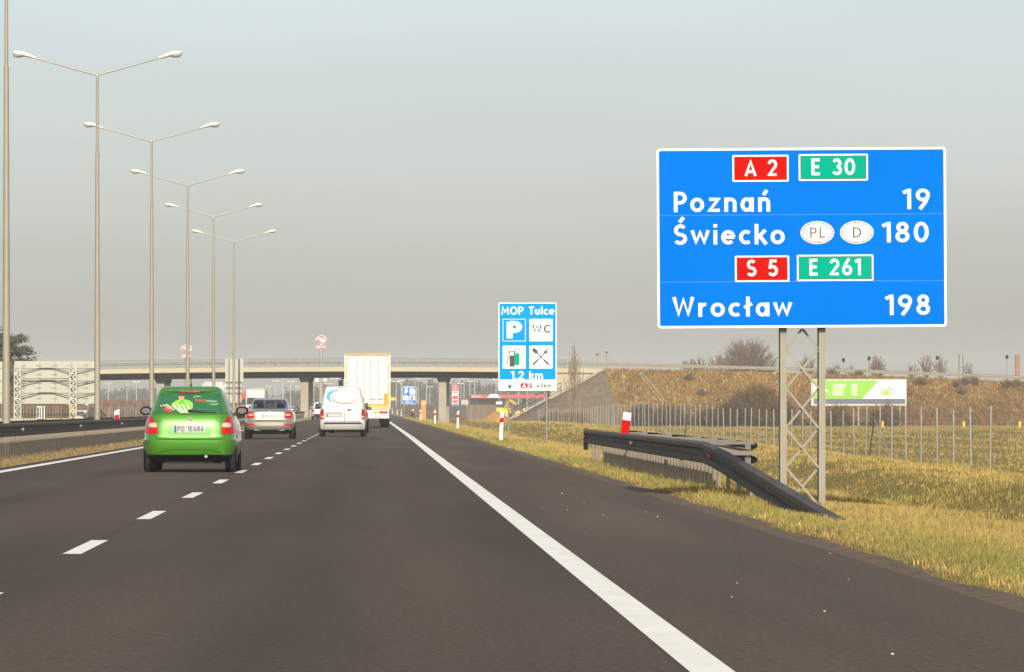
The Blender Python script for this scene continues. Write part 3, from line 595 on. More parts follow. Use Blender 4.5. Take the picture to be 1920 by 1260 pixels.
def services_sign():
    D = 185.; k = D/F; o = W(989, 820, D); o.z = -.05
    T = thing('services_sign', o, 'tall blue MOP Tulce rest area sign with four pictogram squares and white strip below', 'road sign')
    X = lambda px: (px-989)*k
    Z = lambda py: HC-(py-VY)*k-o.z
    q = MB(); q.prism(rrect(X(934.5), X(1043.5), Z(713.5), Z(567.5), .05), -.1, -.07, 0); q.prism(rrect(X(936.3), X(1041.7), Z(711.7), Z(569.3), .035), -.103, -.1, 1)
    panel = q.build('panel', [m_white, m_blue2], T)
    t = MB()
    text(t, 'MOP Tulce', X(940), Z(590), 15*k, 99*k, -.106, .088, .13)
    text(t, '1,2 km', X(958), Z(711), 15*k, 60*k, -.106, .09, .15); t.build('lettering', m_white, panel)
    sq = ((942.5, 985.5, 640, 598), (992.5, 1036, 640, 598), (942.5, 985.5, 691, 648), (992.5, 1036, 691, 648))
    for i, (a, b, c, d) in enumerate(sq):
        q = MB(); q.prism(rrect(X(a), X(b), Z(c), Z(d), .015), -.107, -.103, 0)
        if i == 0: q.prism(rrect(X(a)+k, X(b)-k, Z(c)+k, Z(d)-k, .01), -.110, -.107, 1)
        q.build('pictogram_square', [m_white, m_blue2], panel)
    t = MB(); text(t, 'P', X(952), Z(634.5), 31*k, 24*k, -.113, .13, .1); t.build('parking_letter', m_white, panel)
    t = MB(); text(t, 'WC', X(998), Z(624), 15*k, 34*k, -.110, .085, .2); t.build('lettering', m_black, panel)
    pump_icon(panel, X, Z, k, 961, 669.5, 36, -.1085)
    q = MB()                                            # crossed spoon and fork
    def pt(px, py, y): return (X(px), y, Z(py))
    q.bar(pt(1028, 683, -.1105), pt(1005, 660, -.1105), .035, .001, up=(0,1,0)); q.bar(pt(1000, 683, -.1125), pt(1024, 659, -.1125), .035, .001, up=(0,1,0))
    q.bar(pt(1029, 684, -.1115), pt(1020, 675, -.1115), .06, .001, up=(0,1,0)); q.bar(pt(999, 684, -.1135), pt(1008, 675, -.1135), .06, .001, up=(0,1,0))
    cx, cz = 1003., 658.
    q.prism([(X(cx+6.2*math.cos(a)*.7071-3.6*math.sin(a)*.7071), Z(cz+6.2*math.cos(a)*.7071+3.6*math.sin(a)*.7071)) for a in [2*math.pi*i/16 for i in range(16)]][::-1], -.113, -.112)
    q.bar(pt(1021, 662, -.114), pt(1024.5, 658.5, -.114), .1, .001, up=(0,1,0))
    for s in (-2.6, 0, 2.6): q.bar(pt(1023+s*.7, 660+s*.7, -.115), pt(1029+s*.7, 653.5+s*.7, -.115), .022, .001, up=(0,1,0))
    q.build('cutlery_pictogram', m_black, panel)
    q = MB(); q.prism(rrect(X(934.5), X(1043.5), Z(732.5), Z(714.3), .03), -.1, -.07)
    strip_ = q.build('supplementary_strip', m_white, T)
    q = MB(); q.prism(rrect(X(976), X(997), Z(728), Z(718.5), .02), -.104, -.1); q.build('route_plate', m_red, strip_)
    t = MB(); text(t, 'A2', X(979), Z(726.8), 7.4*k, 15*k, -.107, .12, .2); t.build('lettering', m_white, strip_)
    t = MB(); text(t, '45km', X(1006), Z(727), 8*k, 27*k, -.104, .085, .2); t.build('lettering', m_black, strip_)
    pump_icon(strip_, X, Z, k, 955, 723, 11, -.1015)
    for px in (953.5, 1025):
        xw = W(px, 0, D).x; zb = float(ground_z(xw, D))-o.z
        q = MB(); q.tube([(X(px), 0, zb-.2), (X(px), 0, Z(600))], .034, 10); q.build('post', m_galv, T, smooth=40)
    q = MB()
    for pz in (585, 645, 700, 723): q.bar((X(938), -.055, Z(pz)), (X(1040), -.055, Z(pz)), .04, .03)
    q.build('panel_stiffener', m_galv, T)
services_sign()
def far_services_sign():
    D = 780.; k = D/F; o = W(767, 780, D); o.z = -.1
    T = thing('services_sign', o, 'small distant blue rest area sign with four squares beyond the overpass', 'road sign')
    X = lambda px: (px-767)*k
    Z = lambda py: HC-(py-VY)*k-o.z
    q = MB(); q.prism(rrect(X(754), X(780.5), Z(757.5), Z(724.5), .2), -.1, -.05, 0); q.prism(rrect(X(754.8), X(779.7), Z(756.7), Z(725.3), .15), -.11, -.1, 1)
    p = q.build('panel', [m_white, m_blue], T)
    for i, (a, b, c, d) in enumerate(((756.5, 766, 739.5, 730), (768, 778, 739.5, 730), (756.5, 766, 750.5, 741.5), (768, 778, 750.5, 741.5))):
        q = MB(); q.prism(rrect(X(a), X(b), Z(c), Z(d), .05), -.125, -.11); q.build('pictogram_square', m_blue if i == 0 else m_white, p)
    t = MB(); text(t, 'P', X(759), Z(739), 8.5*k, 5.5*k, -.13, .13); text(t, 'MOP Tulce', X(758), Z(729), 3*k, 18*k, -.115, .12); text(t, '500 m', X(760), Z(755), 3*k, 14*k, -.115, .12); t.build('lettering', m_white, p)
    q = MB(); q.bar((X(758), -.13, Z(749)), (X(764.5), -.13, Z(743)), .1, .005, 0, up=(0,1,0)); q.bar((X(758), -.135, Z(743)), (X(764.5), -.135, Z(749)), .1, .005, 0, up=(0,1,0)); q.build('cutlery_pictogram', m_orange, p)
    q = MB(); q.box(X(771), X(773.5), -.13, -.125, Z(750), Z(743), 0); q.box(X(773.8), X(775.4), -.13, -.125, Z(749), Z(742.5), 1); q.build('pump_pictogram', [m_black, m_green], p)
    for px in (758, 776): q = MB(); q.tube([(X(px), 0, -.4), (X(px), 0, Z(735))], .06, 8); q.build('post', m_galv, T)
far_services_sign()

# ================================================================ guardrails
def wprof():                                            # W-beam profile: (offset towards traffic, z) with top at 0
    return [(0,0),(.025,-.008),(.08,-.028),(.083,-.082),(.008,-.118),(.008,-.192),(.083,-.228),(.08,-.282),(.025,-.302),(0,-.31)]
def wbeam(mb, path, side):                              # path [(x,y,ztop)], side = direction of the traffic face along X
    pr = wprof()
    rings = [[(x+side*a, y, z+b) for a, b in pr]+[(x+side*(a-.006), y, z+b) for a, b in pr[::-1]] for x, y, z in path]
    mb.loft(rings)
def rail_post(mb, x, y, z0, z1, side):                  # sigma post, open side away
    w = .023; t = .006; d = .10
    mb.box(x-w, x+w, y, y+t, z0, z1); mb.box(x-w, x-w+t, y+t, y+d, z0, z1); mb.box(x+w-t, x+w, y+t, y+d, z0, z1)
def bolts(mb, path, side, step):
    for i in range(0, len(path), step):
        x, y, z = path[i]
        for dz in (-.068, -.243): mb.ball((x+side*.077, y, z+dz), .008, .013, .013, 6, 4)
m_reflw = M('reflector_white', (.85,.85,.82), .2, coat=1.); m_reflr = M('reflector_red', (.65,.02,.015), .2, coat=1.)
def short_rail(loc, label, double=True, detail=True):
    T = thing('guardrail', loc, label, 'guardrail', 'guardrails along the motorway')
    # local: y = 0 at the ground end of the near ramp, +y away
    ztop = lambda y: np.interp(y, [0, 2.5, 15.5, 17.5, 19.5, 21.5, 61], [.10, .17, .585, .645, .695, .735, .75])
    def path(y0, y1, st, x): return [(x, y, float(ztop(y))) for y in np.arange(y0, y1+.01, st)]
    mb = MB(); p = path(0, 61, .5, 0.); wbeam(mb, p, -1)
    mb.box(-.085, .02, 61, 61.02, .3, .78)
    n0 = len(mb.mi); bolts(mb, p, -1, 4); mb.mi[n0:] = [1]*(len(mb.mi)-n0)
    for x, y, z in p[::2]: mb.box(-.012, -.006, y-.13, y+.13, z-.17, z-.14, 2)
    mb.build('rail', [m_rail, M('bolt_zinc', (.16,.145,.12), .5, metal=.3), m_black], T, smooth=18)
    q = MB(); wbeam(q, [(.62, y, float(ztop(y+1.))) for y in np.arange(21., 61.1, 1.5)], 1); q.build('rail', m_rail, T, smooth=35)
    ys = [9, 11.6, 14, 16.2, 18.2, 20]+[21.0+.85*i for i in range(41)]+[57.2, 58.6, 60.4]
    for y in ys:
        q = MB(); zt = float(ztop(y))-.03
        rail_post(q, .10, y, -.25, zt-.02, -1)
        if y > 19: q.box(.06, .6, y+.02, y+.08, zt-.12, zt-.06)
        q.build('post', m_post, T)
    for y in (20.5, 24., 28., 32., 40., 48.): q = MB(); q.box(.0, .62, y, y+.08, .70, .745); q.build('cross_tie', M('tie_steel', (.15,.135,.11), .6), T)
    q = MB(); q.box(.52, .60, 20.9, 20.95, .42, .74); q.bar((.0,20.7,.72),(.58,20.8,.60),.04); q.build('rail_end_plate', M('tie_steel', (.15,.135,.11), .6), T)
    for y, m in ((19.6, m_reflr), (60.9, m_reflr), (41, m_reflw)):
        q = MB(); z = float(ztop(y))-.157; q.ball((-.055, y-.02, z), .035, .03, .036, 10, 6); q.build('reflector', m, T, smooth=60)
    return T
near_rail = short_rail((4.72, 51.2, -.12), 'short dark guardrail ramping down to the grass beside the big blue sign')
c = copy_tree(near_rail); c.location = (5.25, 598, -.2); c['label'] = 'distant dark guardrail ramping down beside the orange emergency pillar'
def long_rail(x, side, label, y0=70., y1=640.):
    T = thing('guardrail', (x, y0, -.05), label, 'guardrail', 'guardrails along the motorway')
    L = y1-y0; p = [(0, y, .80) for y in np.arange(0, L, 4.)]
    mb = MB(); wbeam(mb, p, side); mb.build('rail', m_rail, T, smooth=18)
    base = MB(); rail_post(base, -side*.11, 0, -.2, .74, side); o0 = base.build('post', m_post, T)
    f = max(0, 104-y0)                                  # posts nearest the left edge of the picture first
    for i in range(1, 100):
        c = o0.copy(); COL.objects.link(c); c.parent = T; c.location = (0, f+i*.85, 0)
    o0.location = (0, f, 0)
    q = MB()
    for i in list(np.arange(f-.85, 0, -.85))+list(np.arange(f+85, L, .85)): rail_post(q, -side*.11, i, -.2, .74, side)
    r = q.build('post', m_post, T); r['kind'] = 'stuff'
    for y in np.arange(74.5-24, L, 24.):
        q = MB(); q.ball((side*.05, y-.03, .80-.157), .05, .05, .05, 8, 6); q.build('reflector', m_reflw, T, smooth=60)
long_rail(-8.2, 1, 'long brown steel guardrail on the median facing our carriageway')
long_rail(-9.45, -1, 'long steel guardrail on the far side of the median, behind the lamp posts')

# ================================================================ delineator posts
def delineator(loc, label, h=1.06, reds=True, lean=0., kilo=False):
    T = thing('delineator_post', loc, label, 'delineator', 'red and white delineator posts')
    mb = MB(); w = .062
    prof = lambda z, sl=0.: [(-w, 0, z-(.05 if sl else 0)), (w, 0, z+(.03 if sl else 0)), (w*.75, .05, z+(.03 if sl else 0)), (-w*.75, .05, z-(.05 if sl else 0))]
    mb.loft([prof(-.2), prof(h, 1)]); mb.build('post_body', m_white, T, bevel=.006)
    q = MB(); q.prism([(-w-.002, h-.40), (w+.002, h-.36), (w+.002, h-.19), (-w-.002, h-.23)], -.004, .0); q.prism([(-w-.002, h-.40), (w+.002, h-.36), (w+.002, h-.19), (-w-.002, h-.23)], .0, .03)
    q.build('red_band', m_red, T)
    q = MB(); q.box(-.022, .022, -.006, 0, h-.62, h-.56); q.box(-.022, .022, -.006, 0, h-.74, h-.68); q.build('reflector', m_galv, T)
    if lean: T.rotation_euler = (0, R(lean), 0)
    return T
for px, D, lab, ln in ((939, 181, 'red and white delineator post at the verge edge beside the MOP Tulce sign', 2.5), (858, 300, 'red and white delineator post in front of the right bridge pier', 1.5), (815.5, 405, 'red and white delineator post just left of the right bridge pier', 0),
    (788.5, 515, 'red and white delineator post against the orange emergency pillar', 0), (752.5, 800, 'tiny far delineator post just right of the lorry tail, nearest of three', 0), (745, 960, 'tiny far delineator post beyond the lorry, middle one of three', 0), (736, 1160, 'tiny far delineator post closest to the yellow lorry flap', 0)):
    p = W(px, 0, D); p.z = float(ground_z(p.x, D)); delineator(p, lab, lean=ln)
def rail_delineator(loc, label, s=1., lean=8.):
    T = thing('delineator_post', loc, label, 'delineator', 'red and white delineator posts')
    mb = MB(); mb.box(-.075, .075, 0, .04, -.14, .27); mb.build('post_body', m_white, T, bevel=.005)
    q = MB(); q.box(-.077, .077, -.004, .044, -.14, .125); q.build('red_band', m_red, T); T.rotation_euler = (0, R(lean), 0); T.scale = (s,)*3
rail_delineator((4.75, 96, .74), 'leaning red and white reflector board on top of the right guardrail')
rail_delineator((5.3, 645, .66), 'tiny red and white reflector board on the distant guardrail under the small blue sign', 1.2, 0)
p = W(219, 0, 176); T = thing('delineator_post', (p.x, 176, .66), 'white marker board with a red block standing above the left guardrail', 'delineator', 'red and white delineator posts')
mb = MB(); mb.prism([(-.085,-.12), (.085,-.1), (.085,.40), (-.085,.33)], 0, .03); mb.build('post_body', m_white, T)
mb = MB(); mb.prism([(-.075,.02), (.075,.05), (.075,.22), (-.075,.19)], -.004, 0); mb.build('red_band', m_red, T)

# ================================================================ lamps
def street_lamp(loc, label):
    T = thing('street_lamp', loc, label, 'street lamp', 'double-armed street lamps on the median')
    H = 11.86
    mb = MB(); mb.tube([(0,0,-.3), (0,0,.6), (0,0,9.3)], [.105, .10, .06], 12); mb.tube([(0,0,9.3), (0,0,H)], [.048, .042], 12); mb.tube([(0,0,9.25), (0,0,9.36)], .064, 12)
    mb.build('pole', [m_pole], T, smooth=40)
    mb = MB(); mb.tube([(0,0,H-.05), (0,0,H+.06)], .055, 10)
    for s in (-1, 1): mb.tube([(0,0,H), (s*2.1, 0, H+.58)], [.032, .026], 8)
    mb.build('arm', m_poleg, T, smooth=40)
    for s in (-1, 1):
        rings = []
        for t, w, hu, hd in ((0,.05,.04,.04), (.08,.075,.055,.05), (.25,.12,.09,.055), (.45,.155,.115,.06), (.62,.15,.105,.055), (.74,.10,.07,.045), (.79,.03,.03,.03)):
            cx, cz = s*(1.98+t*.97), H+.56+t*.26-(.03 if t > .6 else 0)
            rings.append([(cx, w*math.cos(2*math.pi*k/14), cz+(hu if math.sin(2*math.pi*k/14) > 0 else hd)*math.sin(2*math.pi*k/14)) for k in range(14)])
        mb = MB(); mb.loft(rings); h = mb.build('lamp_head', m_lamp, T, smooth=50)
        mb = MB(); mb.ball((s*2.53, 0, H+.655), .2, .12, .09, 12, 8); mb.build('lens', m_lens, h, smooth=60)
    return T
lamps = [('tallest double-armed street lamp with its top out of frame, left edge', 125.), ('double-armed street lamp whose two heads reach highest in the sky', 166.6), ('double-armed street lamp, second highest of the visible tops', 208.), ('double-armed street lamp, middle of the five visible tops', 249.), ('double-armed street lamp, second lowest of the visible tops', 290.), ('lowest and farthest double-armed street lamp, by the back of a grey sign', 333.)]
L0 = None
for lab, D in lamps:
    if L0 is None: L0 = o = street_lamp((-8.84, D, 0), lab)
    else: o = copy_tree(L0); o.location = (-8.84, D, 0); o['label'] = lab
def far_lamp():
    mb = MB(); mb.tube([(0,0,-.5), (0,0,10.6)], [.16, .09], 6, 0); mb.ball((.7,0,10.75), .62, .32, .2, 8, 5, 1); mb.ball((-.7,0,10.75), .62, .32, .2, 8, 5, 1); mb.bar((-.6,0,10.65), (.6,0,10.65), .08, None, 0)
    return mb.build('street_lamp', [m_poleg, m_lamp])
FL = far_lamp()
spots = [(238, 1500), (256, 1650), (437, 1900), (203, 1900), (545, 1560), (530, 1450), (517, 1700), (505, 1950), (558, 2050), (597, 1800), (616, 1650), (628, 1500), (743, 1550), (752, 1700), (784, 1600), (800, 1480), (806, 1900), (870, 1500), (881, 1650), (890, 1420), (864, 1800), (930, 1600), (972, 1500), (988, 1620), (1021, 1560), (283, 1500)]
for i, (px, D) in enumerate(spots):
    o = FL if i == 0 else FL.copy()
    if i: COL.objects.link(o)
    p = W(px, 0, D); o.location = (p.x, D, -1 + random.uniform(-.8, .8))
    tag(o, 'tiny pale street lamp far beyond the overpass', 'street lamp', 'far street lamps beyond the overpass')

# ================================================================ fence
def fence():
    T = thing('wire_fence', (20.3, 165, -1), 'long grey wire mesh fence with metal posts across the field', 'fence')
    ys = [168.5+5.3*i for i in range(87)]
    mb = MB(); mb.tube([(0,0,-.3), (0,0,2.05)], .034, 6); p0 = mb.build('post', M('fence_post_zinc', (.27,.255,.205), .6, var=.15), T)
    for i, y in enumerate(ys):
        o = p0 if i == 0 else p0.copy()
        if i: COL.objects.link(o)
        o.parent = T; o.location = (random.uniform(-.05,.05), y-165, float(ground_z(20.3, y))+1+random.uniform(-.05,.05)); o.rotation_euler = (R(random.uniform(-1,1)), R(random.uniform(-1.3,1.3)), 0)
    mb = MB(); yy = [165-3+5.3*i for i in range(88)]
    for h in (.06, .14, .22, .30, .38, .48, .58, .70, .85, 1.0, 1.2, 1.4, 1.65, 1.92):
        pts = [(0, y-165, float(ground_z(20.3, y))+1+h) for y in yy]; mb.tube(pts, .0045, 3, caps=False)
    for y in np.arange(165, 400, .3): z = float(ground_z(20.3, y))+1; mb.add([(0,y-165,z), (.0,y-165+.006,z), (0,y-165+.006,z+1.92), (.004,y-165,z+1.92)], [(0,1,2,3)])
    mb.build('wire_mesh', M('fence_wire', (.22,.20,.15), .6, metal=.2), T)
    for y, dy in ((207.7, 2.2), (207.7, -2.2), (330.4, 2.2)):
        z = float(ground_z(20.3, y))+1; q = MB(); q.tube([(0, y-165, z+1.5), (.0 if dy > 0 else .5, y+dy-165, z-.1)], .03, 6); q.build('strut', m_galv, T)
fence()
def left_fence():
    T = thing('wire_fence', (-25.3, 200, -.6), 'pale picket-like fence behind the opposite carriageway on the left', 'fence')
    mb = MB(); mb.tube([(0,0,-.3), (0,0,1.6)], .03, 5); p0 = mb.build('post', m_galvl, T)
    for i in range(90):
        o = p0 if i == 0 else p0.copy()
        if i: COL.objects.link(o)
        o.parent = T; y = 330+i*3.8; o.location = (0, y-200, float(ground_z(-25.3, y))+.6); o.rotation_euler = (0, R(random.uniform(-1.5,1.5)), 0)
    mb = MB()
    for h in (.1, .5, .9, 1.3, 1.6): mb.tube([(0, y-200, float(ground_z(-25.3, y))+.6+h) for y in np.arange(330, 640, 10.)], .008, 3)
    mb.build('wire_mesh', m_galv, T)
left_fence()
# ================================================================ vehicles
class Car:
    def __init__(s, T, rows, mats, n=5., low=.3, ns=72, hole=None):
        s.T = T; s.rows = rows; s.n = n; s.z = [r[0] for r in rows]
        s.hw = lambda z: float(np.interp(z, s.z, [r[1] for r in rows])); s.yr = lambda z: float(np.interp(z, s.z, [r[2] for r in rows])); s.yf = lambda z: float(np.interp(z, s.z, [r[3] for r in rows]))
        zs = []
        for a, b in zip(rows[:-1], rows[1:]):
            k = max(1, int((b[0]-a[0])/.05)); zs += [a[0]+(b[0]-a[0])*i/k for i in range(k)]
        zs.append(rows[-1][0])
        rings = []
        for z in zs:
            w, a, b = s.hw(z), s.yr(z), s.yf(z); c, h = (a+b)/2, (b-a)/2
            rg = []
            for k in range(ns):
                t = 2*math.pi*(k+.5)/ns; cx, sx = math.cos(t), math.sin(t)
                rg.append((w*math.copysign(abs(cx)**(2/n), cx), c+h*math.copysign(abs(sx)**(2/n), sx), z))
            rings.append(rg)
        mb = MB(); mb.loft(rings, mis=[1 if z < low else 0 for z in zs[:-1]]+[0])  # lowest band black: dark valance plus underside shadow put into the colour
        if hole:
            keep = [i for i, f in enumerate(mb.f) if len(f) > 4 or not hole(sum((Vector(mb.v[k]) for k in f), Vector())/len(f))]
            mb.f = [mb.f[i] for i in keep]; mb.mi = [mb.mi[i] for i in keep]
        s.body = mb.build('body', mats, T, smooth=32)
    def rear(s, x, z):
        w, a, b = s.hw(z), s.yr(z), s.yf(z); u = min(.995, abs(x)/w); return (a+b)/2-(b-a)/2*(1-u**s.n)**(1/s.n)
    def front(s, x, z):
        w, a, b = s.hw(z), s.yr(z), s.yf(z); u = min(.995, abs(x)/w); return (a+b)/2+(b-a)/2*(1-u**s.n)**(1/s.n)
    def side(s, y, z):
        w, a, b = s.hw(z), s.yr(z), s.yf(z); u = min(.995, abs((y-(a+b)/2)/((b-a)/2))); return w*(1-u**s.n)**(1/s.n)
    def pt(s, where, u, z, off):
        if where == 'rear': return (u, s.rear(u, z)-off, z)
        if where == 'front': return (u, s.front(u, z)+off, z)
        return ((s.side(u, z)+off)*(1 if where == 'right' else -1), u, z)
    def patch(s, name, mat, rows, where='rear', off=.006, parent=None, nu=10, sub=4, thick=.02):
        rr = []
        for (z0, a0, b0), (z1, a1, b1) in zip(rows[:-1], rows[1:]): rr += [(z0+(z1-z0)*i/sub, a0+(a1-a0)*i/sub, b0+(b1-b0)*i/sub) for i in range(sub)]
        rr.append(rows[-1]); mb = MB(); v = []; f = []; m = nu+1
        for z, a, b in rr: v += [s.pt(where, a+(b-a)*k/nu, z, off) for k in range(m)]
        for j in range(len(rr)-1):
            for k in range(nu): f.append((j*m+k, j*m+k+1, (j+1)*m+k+1, (j+1)*m+k))
        edge = [k for k in range(m)]+[j*m+nu for j in range(1, len(rr))]+[(len(rr)-1)*m+k for k in range(nu-1, -1, -1)]+[j*m for j in range(len(rr)-2, 0, -1)]
        b0 = len(v); c = []
        for e in edge:
            j, k = divmod(e, m); z, a, b = rr[j]; c.append(s.pt(where, a+(b-a)*k/nu, z, off-thick))
        v += c; ne = len(edge)
        for i in range(ne): f.append((edge[i], edge[(i+1) % ne], b0+(i+1) % ne, b0+i))
        mb.add(v, f); return mb.build(name, mat, parent or s.T, smooth=40)
    def wheels(s, ys, r, w, hw, front_dark=False):
        for y in ys:
            for sg in (-1, 1):
                x1 = sg*hw; x0 = sg*(hw-w); mb = MB()
                prof = [(x0, r*.6), (x0, r*.93), (x0+(x1-x0)*.1, r), (x0+(x1-x0)*.9, r), (x1, r*.93), (x1, r*.62), (x1-sg*.02, r*.6)]
                mb.loft([[(px, y+pr*math.cos(2*math.pi*k/24), r+pr*math.sin(2*math.pi*k/24)) for k in range(24)] for px, pr in prof])
                t = mb.build('tyre', m_rubber, None, smooth=40)
                e = bpy.data.objects.new('wheel', None); COL.objects.link(e); e.parent = s.T; t.parent = e
                q = MB(); q.loft([[(px, y+pr*math.cos(2*math.pi*k/20), r+pr*math.sin(2*math.pi*k/20)) for k in range(20)] for px, pr in ((x1-sg*.04, r*.6), (x1-sg*.005, r*.58), (x1+sg*.002, r*.2))]); rim = q.build('rim', m_rim, e)
                a = MB(); a.loft([[(sg*(s.hw(r)-.1), y+pr*math.cos(2*math.pi*k/24), r+pr*math.sin(2*math.pi*k/24)) for k in range(24)] for pr in (r*1.12,)]+[[(sg*(s.side(y+r*1.12*math.cos(2*math.pi*k/24), max(.3, r+r*1.12*math.sin(2*math.pi*k/24)))+.002), y+r*1.12*math.cos(2*math.pi*k/24), r+r*1.12*math.sin(2*math.pi*k/24)) for k in range(24)]]); a.build('wheel_arch', m_under, s.T)
    def mirrors(s, y, z, mat, glass, reach=.2, hh=.075):
        for sg in (-1, 1):
            x = sg*(s.side(y, z-.06)); mb = MB()
            mb.bar((x-sg*.05, y, z-.07), (x+sg*.09, y, z-.03), .05, .05)
            mb.ball((x+sg*reach*.62, y+.03, z), reach*.52, .085, hh, 12, 8)
            m = mb.build('wing_mirror', mat, s.T, smooth=50)
            q = MB(); q.prism(disc(x+sg*reach*.62, z, reach*.36, hh*.62, 16), y-.062, y-.05); q.build('mirror_glass', glass, m)
    def plate(s, cx, z0, z1, hw, txt=None, off=.012):
        y = s.rear(cx, (z0+z1)/2)-off; mb = MB(); mb.prism(rrect(cx-hw, cx+hw, z0, z1, .01), y-.008, y+.03, 0); mb.prism([(cx-hw+.005, z0+.004), (cx-hw+.042, z0+.004), (cx-hw+.042, z1-.004), (cx-hw+.005, z1-.004)], y-.010, y-.008, 1)
        p = mb.build('number_plate', [m_plate, M('plate_band_blue', (.02,.06,.35), .5)], s.T)
        if txt:
            t = MB(); text(t, txt, cx-hw+.06, z0+.02, z1-z0-.04, 2*hw-.085, y-.0095, .075, .2); t.build('lettering', m_black, p)
        else:
            t = MB(); h = z1-z0
            for i in range(7):
                if i != 2: a = cx-hw+.07+i*(2*hw-.1)/7; t.box(a, a+.035, y-.0095, y-.008, z0+h*.22, z1-h*.22)
            t.build('worn_marks', M('plate_grey', (.45,.45,.42), .5), p)
        return p
def arc_band(car, name, mat, pts, w, parent, off=.011):   # a bent strip printed on the rear: pts = (x, z, width factor)
    mb = MB(); L = []; Rr = []
    P = [Vector((a, b)) for a, b, _ in pts]
    for i, p in enumerate(P):
        d = (P[min(i+1, len(P)-1)]-P[max(i-1, 0)]).normalized(); nn = Vector((-d.y, d.x))*w*pts[i][2]/2
        L.append(p+nn); Rr.append(p-nn)
    v = [(q.x, car.rear(q.x, q.y)-off, q.y) for q in L+Rr]; n = len(P)
    mb.add(v, [(i, i+1, n+i+1, n+i) for i in range(n-1)]); return mb.build(name, mat, parent)
def blob(car, mb, pts, off, mi=0):
    mb.add([(x, car.rear(x, z)-off, z) for x, z in pts], [tuple(range(len(pts)))], mi)

